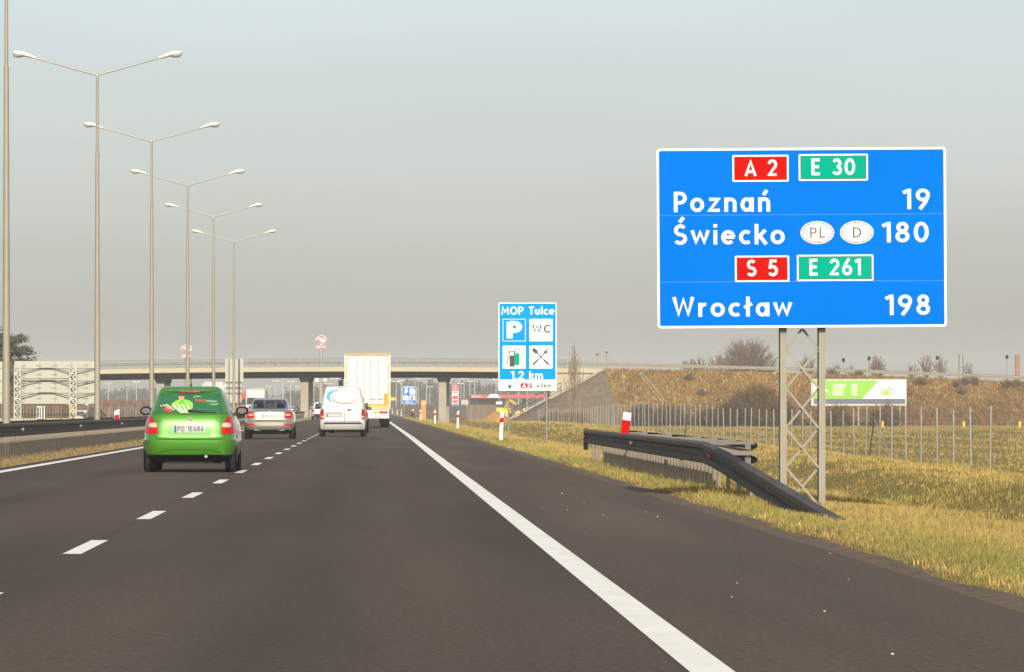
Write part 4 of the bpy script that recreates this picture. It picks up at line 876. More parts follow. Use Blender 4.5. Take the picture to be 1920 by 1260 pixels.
m_gpaint = M('green_metallic_paint', (.072,.265,.016), .36, metal=.35, var=.04, scale=.8, coat=1.)
m_glassg = M('green_window_film', (.026,.125,.055), .22, var=.06, scale=1.2, coat=.3)
m_seeglass = bpy.data.materials.new('see_through_glass'); m_seeglass.use_nodes = True
_b = m_seeglass.node_tree.nodes['Principled BSDF']; _b.inputs['Base Color'].default_value = (.01,.014,.03,1); _b.inputs['Roughness'].default_value = .05; _b.inputs['Alpha'].default_value = .55
def green_car():
    D = 87.; T = thing('hatchback', (W(355, 0, D).x, D, 0), 'bright green hatchback with a printed green rear window, nearest car ahead', 'car')
    rows = [(.19,.70,.28,3.8),(.27,.765,.10,3.9),(.30,.79,.055,3.95),(.38,.805,.02,3.97),(.50,.815,0,3.98),(.545,.815,.0,3.98),(.56,.81,.035,3.97),(.60,.80,.06,3.95),(.75,.785,.075,3.85),(.85,.765,.095,3.7),(.92,.735,.12,3.3),(.99,.70,.16,2.8),(1.10,.655,.23,2.45),(1.25,.595,.335,2.05),(1.36,.55,.43,1.75),(1.41,.525,.48,1.62),(1.44,.49,.54,1.5),(1.46,.42,.66,1.35)]
    c = Car(T, rows, [m_gpaint, m_plast], 7., .29)
    win = c.patch('rear_window', m_glassg, [(1.005,-.62,.62),(1.03,-.645,.645),(1.12,-.61,.61),(1.25,-.55,.55),(1.32,-.515,.515),(1.345,-.48,.48)], off=.008, nu=16)
    # tail lights
    for sg in (-1, 1):
        f = lambda z, a, b: (z, a, b) if sg > 0 else (z, -b, -a)
        l = c.patch('tail_light', m_tail, [f(.655,.535,.74),(f(.68,.53,.765)),f(.80,.55,.765),f(.88,.60,.75),f(.955,.66,.718),f(.97,.675,.705)], off=.016, nu=8)
        c.patch('light_lens', m_tailw, [f(.765,.555,.68),f(.785,.55,.705),f(.82,.56,.70),f(.84,.575,.66)], off=.021, parent=l, nu=6)
        c.patch('light_lens', M('tail_light_dark', (.35,.005,.006), .15, coat=1.), [f(.855,.60,.735),f(.87,.605,.73)], off=.021, parent=l, nu=6, sub=1)
        g = lambda z, a, b: (z, a, b)
        c.patch('side_window', m_glass, [(.98,.62,1.5),(1.02,.56,1.62),(1.2,.62,1.55),(1.33,.72,1.45)], 'right' if sg > 0 else 'left', off=.004)
        c.patch('side_window', m_glass, [(.98,1.6,2.6),(1.02,1.66,2.5),(1.2,1.62,2.1),(1.33,1.52,1.78)], 'right' if sg > 0 else 'left', off=.004)
    c.patch('windscreen', m_glass, [(1.0,-.6,.6),(1.2,-.54,.54),(1.36,-.46,.46)], 'front', off=.004)
    # tailgate: recess round the plate, seams, bumper lip
    m_seam = M('panel_gap', (.015,.03,.01), .8)
    c.patch('plate_recess', M('recess_green', (.05,.20,.012), .4, metal=.3, coat=.5), [(.615,-.355,.355),(.63,-.375,.375),(.80,-.375,.375),(.81,-.365,.365)], off=.004, nu=14)
    for pts in ([(-.60,.86,1),(-.60,.68,1),(-.585,.60,1),(-.54,.575,1),(-.3,.568,1),(0,.566,1),(.3,.568,1),(.54,.575,1),(.585,.60,1),(.60,.68,1),(.60,.86,1)], [(-.70,.97,1),(-.63,1.0,1),(-.5,.985,1),(0,.98,1),(.5,.985,1),(.63,1.0,1),(.70,.97,1)]):
        fine = []
        for a, b in zip(pts[:-1], pts[1:]): fine += [(a[0]+(b[0]-a[0])*i/5, a[1]+(b[1]-a[1])*i/5, 1) for i in range(5)]
        arc_band(c, 'tailgate_seam', m_seam, fine+[pts[-1]], .008, c.body, off=.005)
    fine = [(-.53+1.06*i/20, .33+.06*(1-abs(-1+2*i/20)**4), 1) for i in range(21)]; arc_band(c, 'bumper_crease', m_seam, fine, .008, c.body, off=.004)
    c.patch('diffuser', m_plast, [(.20,-.42,.42),(.235,-.58,.58),(.265,-.6,.6)], off=.012, nu=14)
    c.plate(0.0, .672, .80, .262, 'PO 1E484', off=.015)
    q = MB()                                            # roof lip, brake light
    q.loft([[(x, c.rear(x, 1.37)-.055+.07*abs(x/.5)**3, 1.365), (x, c.rear(x, 1.37)-.06+.07*abs(x/.5)**3, 1.385), (x, .60, 1.437-.04*abs(x/.5)**4), (x, .60, 1.38)] for x in np.linspace(-.5, .5, 15)]); sp = q.build('roof_spoiler', m_gpaint, T, smooth=40)
    q = MB(); q.loft([[(x, c.rear(x, 1.37)-.063, 1.352), (x, c.rear(x, 1.37)-.063, 1.372), (x, .5, 1.372), (x, .5, 1.352)] for x in np.linspace(-.16, .16, 7)]); q.build('brake_light', m_tail, sp)
    q = MB(); y = c.rear(.1, 1.03)-.03
    q.bar((.0, y, 1.045), (.26, c.rear(.26,1.02)-.035, 1.022), .028, .02); q.bar((.0, y-.005, 1.055), (.44, c.rear(.44,1.01)-.03, 1.012), .014, .014); q.ball((-.0, y, 1.04), .03, .025, .03, 8, 6); q.build('rear_wiper', m_plast, T)
    q = MB(); q.tube([(0,1.0,1.45), (0,.95,1.5), (0,.72,1.67)], [.02,.008,.005], 6); q.ball((0,1.0,1.455), .03, .06, .02, 8, 5); q.build('aerial', m_plast, T)
    c.mirrors(2.35, 1.04, m_plast, m_mirror, .21, .08)
    y = c.rear(0, .895)-.006; q = MB(); q.prism(disc(0, .895, .042, .042, 24), y-.006, y+.02, 0); q.prism(disc(0, .895, .034, .034, 24), y-.0075, y-.006, 1)
    q.prism([(-.02,.872), (.0,.868), (.018,.9), (.03,.905), (.006,.925), (-.004,.905), (-.022,.9)], y-.010, y-.0075, 0); q.build('emblem', [m_chrome, m_black], T)
    sf = lambda u, v, yy: (u, c.rear(u, v)-.008-yy, v)
    t = MB(); text(t, 'SKODA', -.545, .865, .022, .15, .0, .09, .35, surf=lambda u, v, yy: (u, c.rear(u, v)-.007, v)); text(t, 'FABIA', .40, .858, .022, .14, .0, .09, .3, surf=lambda u, v, yy: (u, c.rear(u, v)-.007, v)); t.build('lettering', m_chrome, T)
    q = MB(); q.tube([(.28,.06,.27), (.28,.3,.27)], .025, 10); q.build('exhaust_pipe', m_chrome, T)
    q = MB(); q.box(-.5, .5, .5, 3.4, .15, .2); q.box(-.42, .4, .28, .9, .155, .24); q.build('underbody', m_under, T)
    c.wheels((.66, 3.1), .30, .20, .79)
    # the picture printed on the window film
    q = MB(); o = .011
    def dsc(cx, cz, rx, rz, off, mi, n=16): blob(c, q, disc(cx, cz, rx, rz, n), off, mi)
    blob(c, q, [(-.20,1.03),(-.03,1.03),(.02,1.06),(.055,1.10),(.05,1.17),(.0,1.215),(-.08,1.235),(-.16,1.235),(-.235,1.215),(-.31,1.16),(-.30,1.10),(-.22,1.11)], o, 0)
    blob(c, q, [(-.20,1.12),(-.14,1.05),(-.09,1.14),(-.12,1.23),(-.16,1.23)], o+.001, 5)
    dsc(-.145, 1.278, .05, .055, o+.001, 1); blob(c, q, [(-.20,1.29),(-.085,1.29),(-.09,1.325),(-.145,1.34),(-.205,1.32)], o+.002, 2)
    dsc(-.162,1.282,.008,.006,o+.003,2); dsc(-.128,1.282,.008,.006,o+.003,2); blob(c, q, [(-.165,1.255),(-.145,1.249),(-.125,1.255),(-.145,1.244)][::-1], o+.003, 3)
    dsc(-.03,1.075,.045,.028,o+.003,1)
    for i in range(11): a = i/10; blob(c, q, [(-.16+a*.14,1.005),(-.13+a*.14,1.005),(-.30+a*.27,1.13+.03*math.sin(i*2.1)),(-.33+a*.27,1.125+.03*math.sin(i*2.1))], o+.004+.0003*i, 4 if i % 3 else 5)
    for i in range(6): a = i/5; blob(c, q, [(-.30+a*.06,1.05),(-.27+a*.06,1.06),(-.50+a*.12,1.14+.03*a),(-.505+a*.12,1.125+.03*a)], o+.004+.0003*i, 6 if i % 2 else 4)
    dsc(-.40,1.065,.04,.035,o+.006,3); dsc(-.33,1.045,.035,.03,o+.007,3); dsc(-.36,1.09,.03,.025,o+.0075,7)
    q.build('printed_picture', [M('print_lime', (.20,.52,.05), .5), M('print_skin', (.62,.30,.17), .5), M('print_cap', (.05,.06,.025), .5), M('print_red', (.45,.035,.03), .5), M('print_leek', (.60,.58,.40), .5), M('print_green', (.10,.38,.05), .5), M('print_aubergine', (.09,.07,.12), .5), M('print_orange', (.7,.2,.03), .5)], win)
    t = MB(); sfw = lambda u, v, yy: (u, c.rear(u, v)-.0115, v)
    text(t, 'fresh', .09, 1.20, .055, .18, 0, .09, .12, 0, surf=sfw, slope=-.06); text(t, 'market', .28, 1.19, .05, .17, 0, .06, .12, 1, surf=sfw, slope=-.06); t.build('lettering', [M('print_bright_red', (.62,.05,.03), .5), M('print_pale_green', (.35,.55,.3), .5)], win)
    for pts in ([(.05,1.262,.5),(.08,1.285,1),(.14,1.29,1),(.2,1.28,.4)], [(.33,1.155,.4),(.40,1.15,1),(.47,1.155,1),(.49,1.17,.5)]): arc_band(c, 'printed_swirl', M('print_pale_green', (.35,.55,.3)), pts, .012, win, .0115)
green_car()

def silver_car():
    D = 183.; T = thing('saloon_car', (W(505, 0, D).x, D, 0), 'silver beige saloon car with dark rear window in the left lane', 'car')
    m = M('silver_beige_paint', (.38,.35,.29), .25, metal=.6, var=.03, coat=1.)
    rows = [(.20,.78,.25,4.5),(.30,.85,.06,4.62),(.42,.90,.0,4.66),(.60,.905,.0,4.66),(.66,.90,.05,4.6),(.85,.885,.06,4.5),(.95,.85,.08,4.2),(1.0,.80,.12,3.6),(1.04,.74,.42,3.3),(1.10,.70,.60,3.0),(1.25,.655,.95,2.6),(1.38,.61,1.25,2.3),(1.43,.57,1.45,2.1),(1.46,.48,1.7,1.95)]
    c = Car(T, rows, [m, m_plast], 6., .29, 96, hole=lambda p: 1.09 < p.z < 1.38 and abs(p.x) < .58)
    w = c.patch('rear_window', m_seeglass, [(1.075,-.62,.62),(1.12,-.64,.64),(1.25,-.6,.6),(1.36,-.56,.56),(1.39,-.5,.5)], off=.006, nu=16)
    q = MB()
    for cx in (-.36, .36): q.prism(rrect(cx-.13, cx+.13, 1.02, 1.27, .06), 1.9, 2.0)
    q.prism(rrect(-.1,.1,1.27,1.32,.02), 2.45, 2.47); q.box(-.68,.68,1.3,1.5,.7,1.10); q.box(-.7,.7,.9,3.2,.5,.98)
    q.build('headrest', m_black, T)
    for sg in (-1, 1):
        f = lambda z, a, b: (z, a, b) if sg > 0 else (z, -b, -a)
        l = c.patch('tail_light', m_tail, [f(.745,.53,.85),f(.78,.535,.872),f(.90,.58,.86),f(.985,.60,.80)], off=.014, nu=8)
        c.patch('light_lens', m_tailw, [f(.83,.60,.74),f(.86,.585,.75),f(.89,.61,.72)], off=.019, parent=l, nu=6)
        c.patch('rear_reflector', m_tail, [f(.475,.50,.82),f(.505,.51,.83),f(.525,.55,.82)], off=.010, nu=8, sub=2)
        c.patch('side_window', m_glass, [(1.04,1.0,3.0),(1.2,1.15,2.6),(1.36,1.4,2.25)], 'right' if sg > 0 else 'left', off=.004)
        q = MB(); q.box(sg*.42-.12, sg*.42+.12, c.rear(.42,.31)-.015, c.rear(.42,.31)+.02, .305, .325); q.build('exhaust_trim', m_chrome, T)
    c.patch('windscreen', m_seeglass, [(1.07,-.64,.64),(1.2,-.6,.6),(1.39,-.5,.5)], 'front', off=.004)
    c.patch('bumper_gap', m_plast, [(.655,-.5,.5),(.675,-.53,.53)], off=.012, nu=14, sub=1)
    c.patch('boot_crease', m, [(.91,-.5,.5),(.925,-.55,.55),(.94,-.5,.5)], off=.022, nu=14, sub=2)
    c.patch('diffuser', m_plast, [(.22,-.55,.55),(.30,-.70,.70),(.335,-.66,.66)], off=.010, nu=14)
    c.plate(0.02, .78, .885, .26)
    q = MB(); y = c.rear(0,.97); q.prism(disc(0,.965,.04,.04,20), y-.012, y+.02); q.build('emblem', m_chrome, T)
    c.mirrors(2.9, 1.06, m_plast, m_mirror, .2, .075)
    q = MB(); q.box(-.6,.6,.5,4.1,.17,.24); q.build('underbody', m_under, T)
    c.wheels((.95, 3.6), .32, .21, .90)
silver_car()

def van():
    D = 198.; T = thing('panel_van', (W(642.5, 0, D).x, D, 0), 'white panel van with teal and orange swirl logo on its back doors', 'van')
    m = M('white_van_paint', (.60,.60,.55), .35, var=.03, coat=.5); mg = M('grey_van_bumper', (.33,.315,.28), .5, var=.05)
    rows = [(.22,.80,.12,4.0),(.27,.88,.03,4.2),(.33,.90,.0,4.25),(.50,.905,.0,4.28),(.56,.90,.05,4.26),(.95,.885,.07,4.1),(1.05,.87,.08,3.7),(1.15,.85,.10,3.2),(1.45,.785,.15,2.9),(1.75,.71,.21,2.5),(1.86,.68,.25,2.35),(1.91,.65,.30,2.25),(1.945,.56,.45,2.1)]
    c = Car(T, rows, [m, m_plast], 9., .26)
    c.patch('rear_bumper', mg, [(.27,-.84,.84),(.31,-.86,.86),(.50,-.865,.865),(.545,-.855,.855)], off=.02, nu=16)
    c.patch('bumper_step', m_plast, [(.485,-.72,.72),(.54,-.72,.72)], off=.034, nu=14, sub=1)
    for sg, a, b in ((-1, -.80, .048), (1, .072, .80)):
        d = c.patch('back_door', m, [(.585,a,b),(.9,a,b),(1.1,a*.98 if sg < 0 else a,b if sg < 0 else b*.98),(1.45,-.715 if sg < 0 else a,b if sg < 0 else .715),(1.75,-.65 if sg < 0 else a,b if sg < 0 else .65),(1.86,-.60 if sg < 0 else a,b if sg < 0 else .60)], off=.012, nu=12)
        f = lambda z, p, q_: (z, p, q_) if sg > 0 else (z, -q_, -p)
        l = c.patch('tail_light', m_tail, [f(.665,.725,.868),f(.70,.715,.87),f(1.0,.725,.86),f(1.06,.735,.845)], off=.02, nu=5)
        c.patch('light_lens', m_tailw, [f(.72,.735,.83),f(.80,.735,.84)], off=.025, parent=l, nu=4, sub=2)
        c.patch('side_window', m_glass, [(1.15,2.1,3.0),(1.45,2.1,2.75),(1.68,2.1,2.45)], 'right' if sg > 0 else 'left', off=.005)
        if sg < 0:
            c.patch('plate_recess', M('van_recess', (.27,.265,.235), .5), [(.74,-.66,-.03),(.76,-.67,-.02),(.93,-.66,-.03),(.945,-.52,-.13)], off=.016, parent=d, nu=8)
        else:
            c.patch('handle', m_plast, [(1.0,.15,.35),(1.055,.15,.35)], off=.03, parent=d, nu=4, sub=1); c.patch('lock', m_plast, [(.78,.125,.155),(.815,.125,.155)], off=.022, parent=d, nu=2, sub=1)
    arc_band(c, 'door_gap', m_plast, [(.06,z,1) for z in np.linspace(.59,1.85,12)], .034, T, .008)
    arc_band(c, 'door_gap', m_plast, [(x,.575,1) for x in np.linspace(-.8,.8,12)], .034, T, .008)
    c.patch('windscreen', m_glass, [(1.12,-.7,.7),(1.5,-.66,.66),(1.82,-.58,.58)], 'front', off=.004)
    c.plate(-.345, .765, .87, .26, off=.03)
    c.patch('brake_light', m_tail, [(1.875,-.16,-.04),(1.895,-.16,-.04)], off=.01, nu=4, sub=1)
    cx, cz = -.12, 1.53
    teal = [(-.545+.5*0,1.60,0)]
    teal = [(-.10+.45*math.cos(R(a))-.0, 1.53+.26*math.sin(R(a)), .15+.85*max(0., math.sin(R((a-95)/(237-95)*180)))**.7) for a in np.linspace(97, 236, 22)]
    arc_band(c, 'logo_swirl', M('logo_teal', (.03,.27,.29), .5), teal, .15, T, .018)
    org = [(.10+.50*math.cos(R(a)), 1.50+.225*math.sin(R(a)), .25+.75*max(0, math.sin(R((a-130)/(362-130)*180)))) for a in np.linspace(132, 360, 30)]
    arc_band(c, 'logo_swirl', M('logo_orange', (.55,.15,.03), .5), org, .075, T, .0185)
    curl = [(-.14+.075*math.cos(R(a)), 1.515+.075*math.sin(R(a)), .3+.7*(1-abs(a-20)/140)) for a in np.linspace(-115, 150, 16)]
    arc_band(c, 'logo_curl', M('logo_pale_orange', (.58,.28,.14), .5), curl, .04, T, .018)
    for x0, x1, z in ((-.22,-.05,1.20),(-.60,-.18,1.05)): arc_band(c, 'faded_stripe', M('logo_pale_green', (.66,.74,.55), .5), [(x0,z,1),((x0+x1)/2,z,1),(x1,z,1)], .025, T, .016)
    c.mirrors(2.95, 1.2, m_plast, m_mirror, .13, .11)
    q = MB(); q.box(-.7,.7,.3,3.9,.18,.25); q.build('underbody', m_under, T)
    q = MB(); q.ball((-.28,.0,.23), .03,.05,.03,8,6); q.build('tow_eye', m_chrome, T)
    c.wheels((.62, 3.3), .31, .21, .90)
van()

def plain_car(px, D, label, paint, rows, name='estate_car', lights=True, rz=0., cat='car'):
    T = thing(name, (W(px, 0, D).x, D, 0), label, cat, rz=rz)
    c = Car(T, rows, [paint, m_plast], 5., .30, 48); top = rows[-1][0]
    c.patch('rear_window', m_glass, [(1.02,-.62,.62),(1.2,-.6,.6),(top-.14,-.5,.5)], off=.006)
    for sg in (-1, 1):
        f = lambda z, a, b: (z, a, b) if sg > 0 else (z, -b, -a)
        c.patch('tail_light', m_tail, [f(.72,.60,.83),f(.9,.62,.83),f(1.1,.70,.80)], off=.014, nu=6)
        c.patch('side_window', m_glass, [(1.02,.7,2.9),(1.2,.75,2.5),(top-.15,.85,2.2)], 'right' if sg > 0 else 'left', off=.005)
    c.patch('windscreen', m_glass, [(1.05,-.6,.6),(top-.12,-.5,.5)], 'front', off=.004)
    c.patch('rear_bumper', m_plast if 'white' in label else paint, [(.32,-.78,.78),(.56,-.80,.80)], off=.02, nu=12)
    c.plate(0, .66, .77, .26); c.mirrors(2.6, 1.08, m_plast, m_mirror, .2, .08); c.wheels((.8, 3.4), .33, .22, .88)
    q = MB(); q.box(-.6,.6,.4,3.9,.18,.25); q.build('underbody', m_under, T)
    return T
suv_rows = [(.24,.80,.2,4.3),(.34,.87,.03,4.4),(.6,.89,0,4.42),(.66,.885,.04,4.4),(.95,.87,.06,4.2),(1.05,.84,.09,3.6),(1.1,.80,.11,3.2),(1.35,.74,.22,2.8),(1.58,.68,.36,2.3),(1.66,.62,.5,2.1),(1.69,.5,.75,1.9)]
wag_rows = [(.2,.78,.2,4.3),(.3,.85,.04,4.45),(.6,.88,0,4.5),(.66,.875,.05,4.5),(.9,.86,.07,4.2),(.98,.82,.1,3.6),(1.05,.76,.14,3.1),(1.25,.70,.3,2.6),(1.40,.63,.5,2.2),(1.46,.52,.8,2.0)]
plain_car(601, 500, 'white SUV with dark rear window, just left of the white van', M('white_car_paint', (.72,.72,.70), .3, coat=.8), suv_rows, 'suv')
plain_car(653.5, 226, 'silver grey car mostly hidden in front of the white van', M('grey_car_paint', (.30,.30,.31), .3, metal=.4, coat=.8), wag_rows)
plain_car(548, 1000, 'tiny pale car beyond the silver saloon, right of its mirror', M('pale_car_paint', (.6,.55,.5), .3, coat=.8), wag_rows)

# ---------------------------------------------------------------- lorries
m_cream = M('lorry_door_white', (.66,.65,.56), .5, var=.03, scale=.8); m_frame = M('lorry_frame_yellow', (.55,.38,.06), .5, var=.08)
def wheel_pair(T, x0, x1, y, r):
    mb = MB(); mb.loft([[(x, y+q*math.cos(2*math.pi*k/20), r+q*math.sin(2*math.pi*k/20)) for k in range(20)] for x, q in ((x0, r*.55), (x0, r*.94), (x0+.03*(1 if x1 > x0 else -1), r), (x1-.03*(1 if x1 > x0 else -1), r), (x1, r*.94), (x1, r*.55))])
    w = mb.build('wheel', m_rubber, T, smooth=40)
    q = MB(); s = 1 if x1 > x0 else -1; q.loft([[(x, y+q_*math.cos(2*math.pi*k/16), r+q_*math.sin(2*math.pi*k/16)) for k in range(16)] for x, q_ in ((x1-.05*s, r*.56), (x1+.0*s, r*.5), (x1+.05*s, r*.2))]); q.build('rim', m_rim, w)
def lorry():
    D = 290.; T = thing('lorry', (W(689, 0, D).x, D, 0), 'tall lorry with cream box trailer doors in yellow frames, seen from behind', 'lorry')
    z0, z1, w = 1.32, 4.18, 1.29
    mb = MB(); mb.box(-w+.02, w-.02, .08, 13.2, z0, z1-.02); mb.build('trailer_box', m_cream, T, bevel=.03)
    fr = MB()
    for s in (-1, 1): fr.box(min(s*(w-.065), s*(w-.14)), max(s*(w-.065), s*(w-.14)), -.02, .10, z0-.12, z1)
    cp = MB()
    for s in (-1, 1): cp.box(min(s*w, s*(w-.065)), max(s*w, s*(w-.065)), -.025, .10, z0-.12, z1)
    cp.build('corner_post', m_cream, T)
    fr.box(-w+.14, w-.14, -.02, .10, z1-.12, z1); fr.box(-w+.14, w-.14, -.02, .10, z0-.12, z0-.0)
    fr.build('rear_frame', m_frame, T, bevel=.01)
    q = MB(); q.box(-w, w, -.035, -.02, z1-.07, z1+.0); q.build('roof_trim', M('trim_tan', (.45,.32,.16), .6), T)
    for s in (-1, 1):
        a, b = (-w+.15, -.025) if s < 0 else (.025, w-.15)
        mb = MB(); mb.box(a, b, -.01, .07, z0+.015, z1-.135); d = mb.build('trailer_door', m_cream, T, bevel=.012)
        for f in (.46, .86) if s < 0 else (.14, .54):
            x = a+(b-a)*f; q = MB(); q.tube([(x, -.04, z0-.06), (x, -.04, z1-.16)], .015, 6)
            for z in (z0+.25, z0+1.3, z1-.45): q.box(x-.035, x+.035, -.045, -.008, z, z+.05)
            q.bar((x, -.06, z0+.30), (x+s*.3, -.06, z0+.31), .03, .03); q.build('locking_bar', M('lock_bar', (.28,.26,.22), .5, metal=.2), d)
        for z in (z0+.3, z0+1.25, z1-.55):
            q = MB(); x = s*(w-.08); q.box(x-.09, x+.09, -.045, -.02, z, z+.16); q.build('hinge', m_cream, d)
    q = MB(); q.box(-w, w, -.10, .0, z0-.32, z0-.125); q.build('tail_beam', M('tail_beam_tan', (.50,.40,.22), .6), T, bevel=.01)
    q = MB(); q.box(-1.22, 1.22, -.06, .04, .52, 1.02); ub = q.build('rear_bumper', m_white, T, bevel=.02)
    for s in (-1, 1):
        for x in (.45, .78, 1.02):
            q = MB(); q.box(s*x-.12, s*x+.12, -.075, -.06, .80, .93); q.build('tail_light', m_tail if x > .5 else M('lamp_amber', (.8,.35,.05), .2), T)
        q = MB(); q.box(s*.95-.3, s*.95+.3, .1, .13, .28, 1.0); q.build('mudflap', m_rubber, T)
    q = MB(); q.prism(rrect(.30,.82,.56,.68,.01), -.075, -.06); q.build('number_plate', m_plate, T)
    q = MB(); q.box(-.55, .55, .3, 12.8, .85, 1.2); q.build('chassis', m_under, T)
    q = MB(); q.box(-1.2, 1.2, .05, 1.0, 1.02, 1.2); q.build('rear_crossbeam', m_under, T)
    q = MB(); q.box(.93, 1.16, -.05, -.012, z0+.03, z0+.60); q.build('warning_flap', m_orange, T)
    q = MB(); q.box(w-.02, w+.28, -.08, -.04, z0+.22, z0+.38); q.box(w-.05, w+.02, -.05, 0, z0+.3, z0+.5); q.build('side_flap', m_yellow, T)
    for y in (2.2, 3.5, 4.8):
        for s in (-1, 1): wheel_pair(T, s*.82, s*1.22, y, .48)
    # tractor
    mb = MB(); mb.loft([[(-1.22*k, 13.9, z), (1.22*k, 13.9, z), (1.22*k, y, z), (-1.22*k, y, z)] for z, k, y in ((.5,1,16.1),(1.6,1,16.1),(2.6,1,15.95),(3.6,.98,15.6),(3.9,.94,15.0))]); mb.build('cab', m_cream, T, bevel=.05)
    q = MB(); q.box(-1.1, 1.1, 15.98, 16.03, 1.75, 2.55); q.build('windscreen', m_glass, T)
    for s in (-1, 1):
        q = MB(); q.bar((s*1.0, 15.6, 2.75), (s*1.14, 15.6, 2.8), .05); q.loft([[(s*1.14+a*.1, 15.6+b*.1, z) for a, b in ((-1,-1),(1,-1),(1,1),(-1,1))] for z in (1.95, 2.0, 2.72, 2.78)]); q.build('wing_mirror', m_plast, T, bevel=.03)
        for y, x0 in ((12.3, .75), (15.2, .88)): wheel_pair(T, s*x0, s*1.22, y, .5)
    q = MB(); q.tube([(-1.2,13.6,2.9), (-1.5,13.6,2.85), (-1.58,13.6,2.6)], .04, 6); q.box(-1.72,-1.45,13.55,13.7,2.42,2.75); q.build('mirror_bracket', m_plast, T)  # left mirror arm with its dark box, reaching out past the trailer
lorry()
def oncoming(px, D, label, cab, box, h=3.9):
    T = thing('lorry', (W(px, 0, D).x, D, 0), label, 'lorry', 'oncoming lorries')
    mb = MB(); mb.loft([[(-1.22*k, y, z), (1.22*k, y, z), (1.22*k, 2.2, z), (-1.22*k, 2.2, z)] for z, k, y in ((.45,1,.0),(1.6,1,.0),(2.6,.99,.12),(2.9,.97,.3))]); mb.build('cab', cab, T, bevel=.06)
    q = MB(); q.prism([(-1.12,1.6),(1.12,1.6),(1.08,2.5),(-1.08,2.5)], -.02, .3); q.build('windscreen', m_glass, T)
    q = MB(); q.loft([[(-1.15*k, y, z), (1.15*k, y, z), (1.15*k, 2.2, z), (-1.15*k, 2.2, z)] for z, k, y in ((2.9,1,.35),(3.5,.98,.8),(h,.9,1.6))]); q.build('roof_deflector', cab, T, bevel=.05)
    q = MB(); q.box(-.85,.85,-.03,.05,.75,1.4); q.build('grille', m_plast, T)
    for s in (-1, 1):
        q = MB(); q.box(s*.9-.2, s*.9+.2, -.04, .05, .6, .8); q.build('headlight', m_chrome, T)
        q = MB(); q.bar((s*1.2,.3,2.5),(s*1.4,.3,2.5),.05); q.box(s*1.42-.12, s*1.42+.12, .25, .4, 1.7, 2.5); q.build('wing_mirror', m_plast, T)
        for y in (.9, 3.6, 9., 10.3, 11.6): wheel_pair(T, s*.85, s*1.22, y, .5)
    q = MB(); q.box(-1.27,1.27,2.5,14.,1.2,h-.2); q.build('trailer_box', box, T, bevel=.04)
    q = MB(); q.box(-.5,.5,1.,13.8,.7,1.2); q.build('chassis', m_under, T)
m_wt = M('lorry_white', (.56,.55,.49), .4, var=.04)
oncoming(400, 560, 'white oncoming lorry whose roof shows above the green car', m_wt, m_wt, 4.0)
oncoming(478.5, 670, 'white oncoming lorry with dark windscreen behind the silver saloon', m_wt, m_wt, 3.75)
oncoming(459, 800, 'red oncoming lorry peeping out behind the grey sign back', M('lorry_red', (.5,.06,.03), .4), M('lorry_red', (.5,.06,.03), .4), 2.6)
# ================================================================ backs of signs on the left
def big_sign_back():
    D = 300.; k = D/F; o = W(100, 780, D); o.z = -.6
    X = lambda px: (px-100)*k
    Z = lambda py: HC-(py-VY)*k-o.z
    m_pb = M('sign_back_grey', (.40,.392,.315), .65, var=.04, scale=.5)
    def one(pxa, pxb, posts, label, zt):
        T = thing('sign_back', o, label, 'road sign')
        q = MB(); q.box(X(pxa), X(pxb), 0, .05, Z(757), Z(zt)); p = q.build('panel', m_pb, T)
        m_line = M('sign_back_line_grey', (.30,.28,.21), .7)  # slightly darker grey than the panel, for its rails and clips
        b = MB()
        for py in (690, 713.5, 736.5): b.box(X(pxa)+.05, X(pxb)-.05, -.05, 0, Z(py)-.03, Z(py)+.01)
        b.build('panel_rail', m_line, T)
        b = MB()
        x = pxa+18
        while x < pxb-5:
            b.box(X(x)-.015, X(x)+.015, -.035, 0, Z(755), Z(zt+2))
            for py in (685, 702, 718, 727, 747): b.box(X(x)-.22, X(x)+.1, -.06, -.035, Z(py)-.012, Z(py)+.012)
            x += 29.5
        b.build('panel_clip', m_line, T)
        for a in posts:                                 # lattice masts in front of the panel back
            q = MB(); xa, xb = X(a-6), X(a+6)
            for xx in (xa, xb): q.box(xx-.03, xx+.03, -.5, -.44, 0, Z(684)); q.box(xx-.03, xx+.03, -.12, -.06, 0, Z(684))
            z = .1; s = 1
            while z < Z(690):
                q.bar((xa if s > 0 else xb, -.47, z), (xb if s > 0 else xa, -.47, z+.36), .045); q.bar((xb if s > 0 else xa, -.09, z), (xa if s > 0 else xb, -.09, z+.36), .045); q.bar((xa, -.47, z), (xb, -.47, z), .04); z += .36; s = -s
            q.build('lattice_mast', M('mast_light_zinc', (.44,.43,.36), .6), T)
        m_dk = M('brace_dark', (.10,.09,.075), .6)
        for a, b_ in zip(posts[:-1], posts[1:]):
            for py in (690, 713, 736):
                q = MB(); L = b_-a
                pts = [(X(a+6), -.3, Z(py+8)), (X(a+L*.4), -.16, Z(py)), (X(a+L*.63), -.16, Z(py)), (X(b_-6), -.3, Z(py+7))]
                for u, v in zip(pts[:-1], pts[1:]): q.bar(u, v, .05)
                q.build('brace', m_dk, T)
            q = MB(); q.bar((X(a+6), -.3, Z(710.5)), (X(b_-6), -.3, Z(709.8)), .05); q.build('brace', m_dk, T)
        if len(posts) > 1:
            for py in (690, 713, 736): q = MB(); q.bar((X(posts[-1]+6), -.3, Z(py+7)), (X(pxb), -.16, Z(py)), .05); q.build('brace', m_dk, T)
    one(27, 182, (34, 138), 'huge grey sign back with bent dark braces between two lattice masts', 677)
    one(-60, 9, (-20,), 'edge of a second grey sign back at the left picture edge', 678)
big_sign_back()
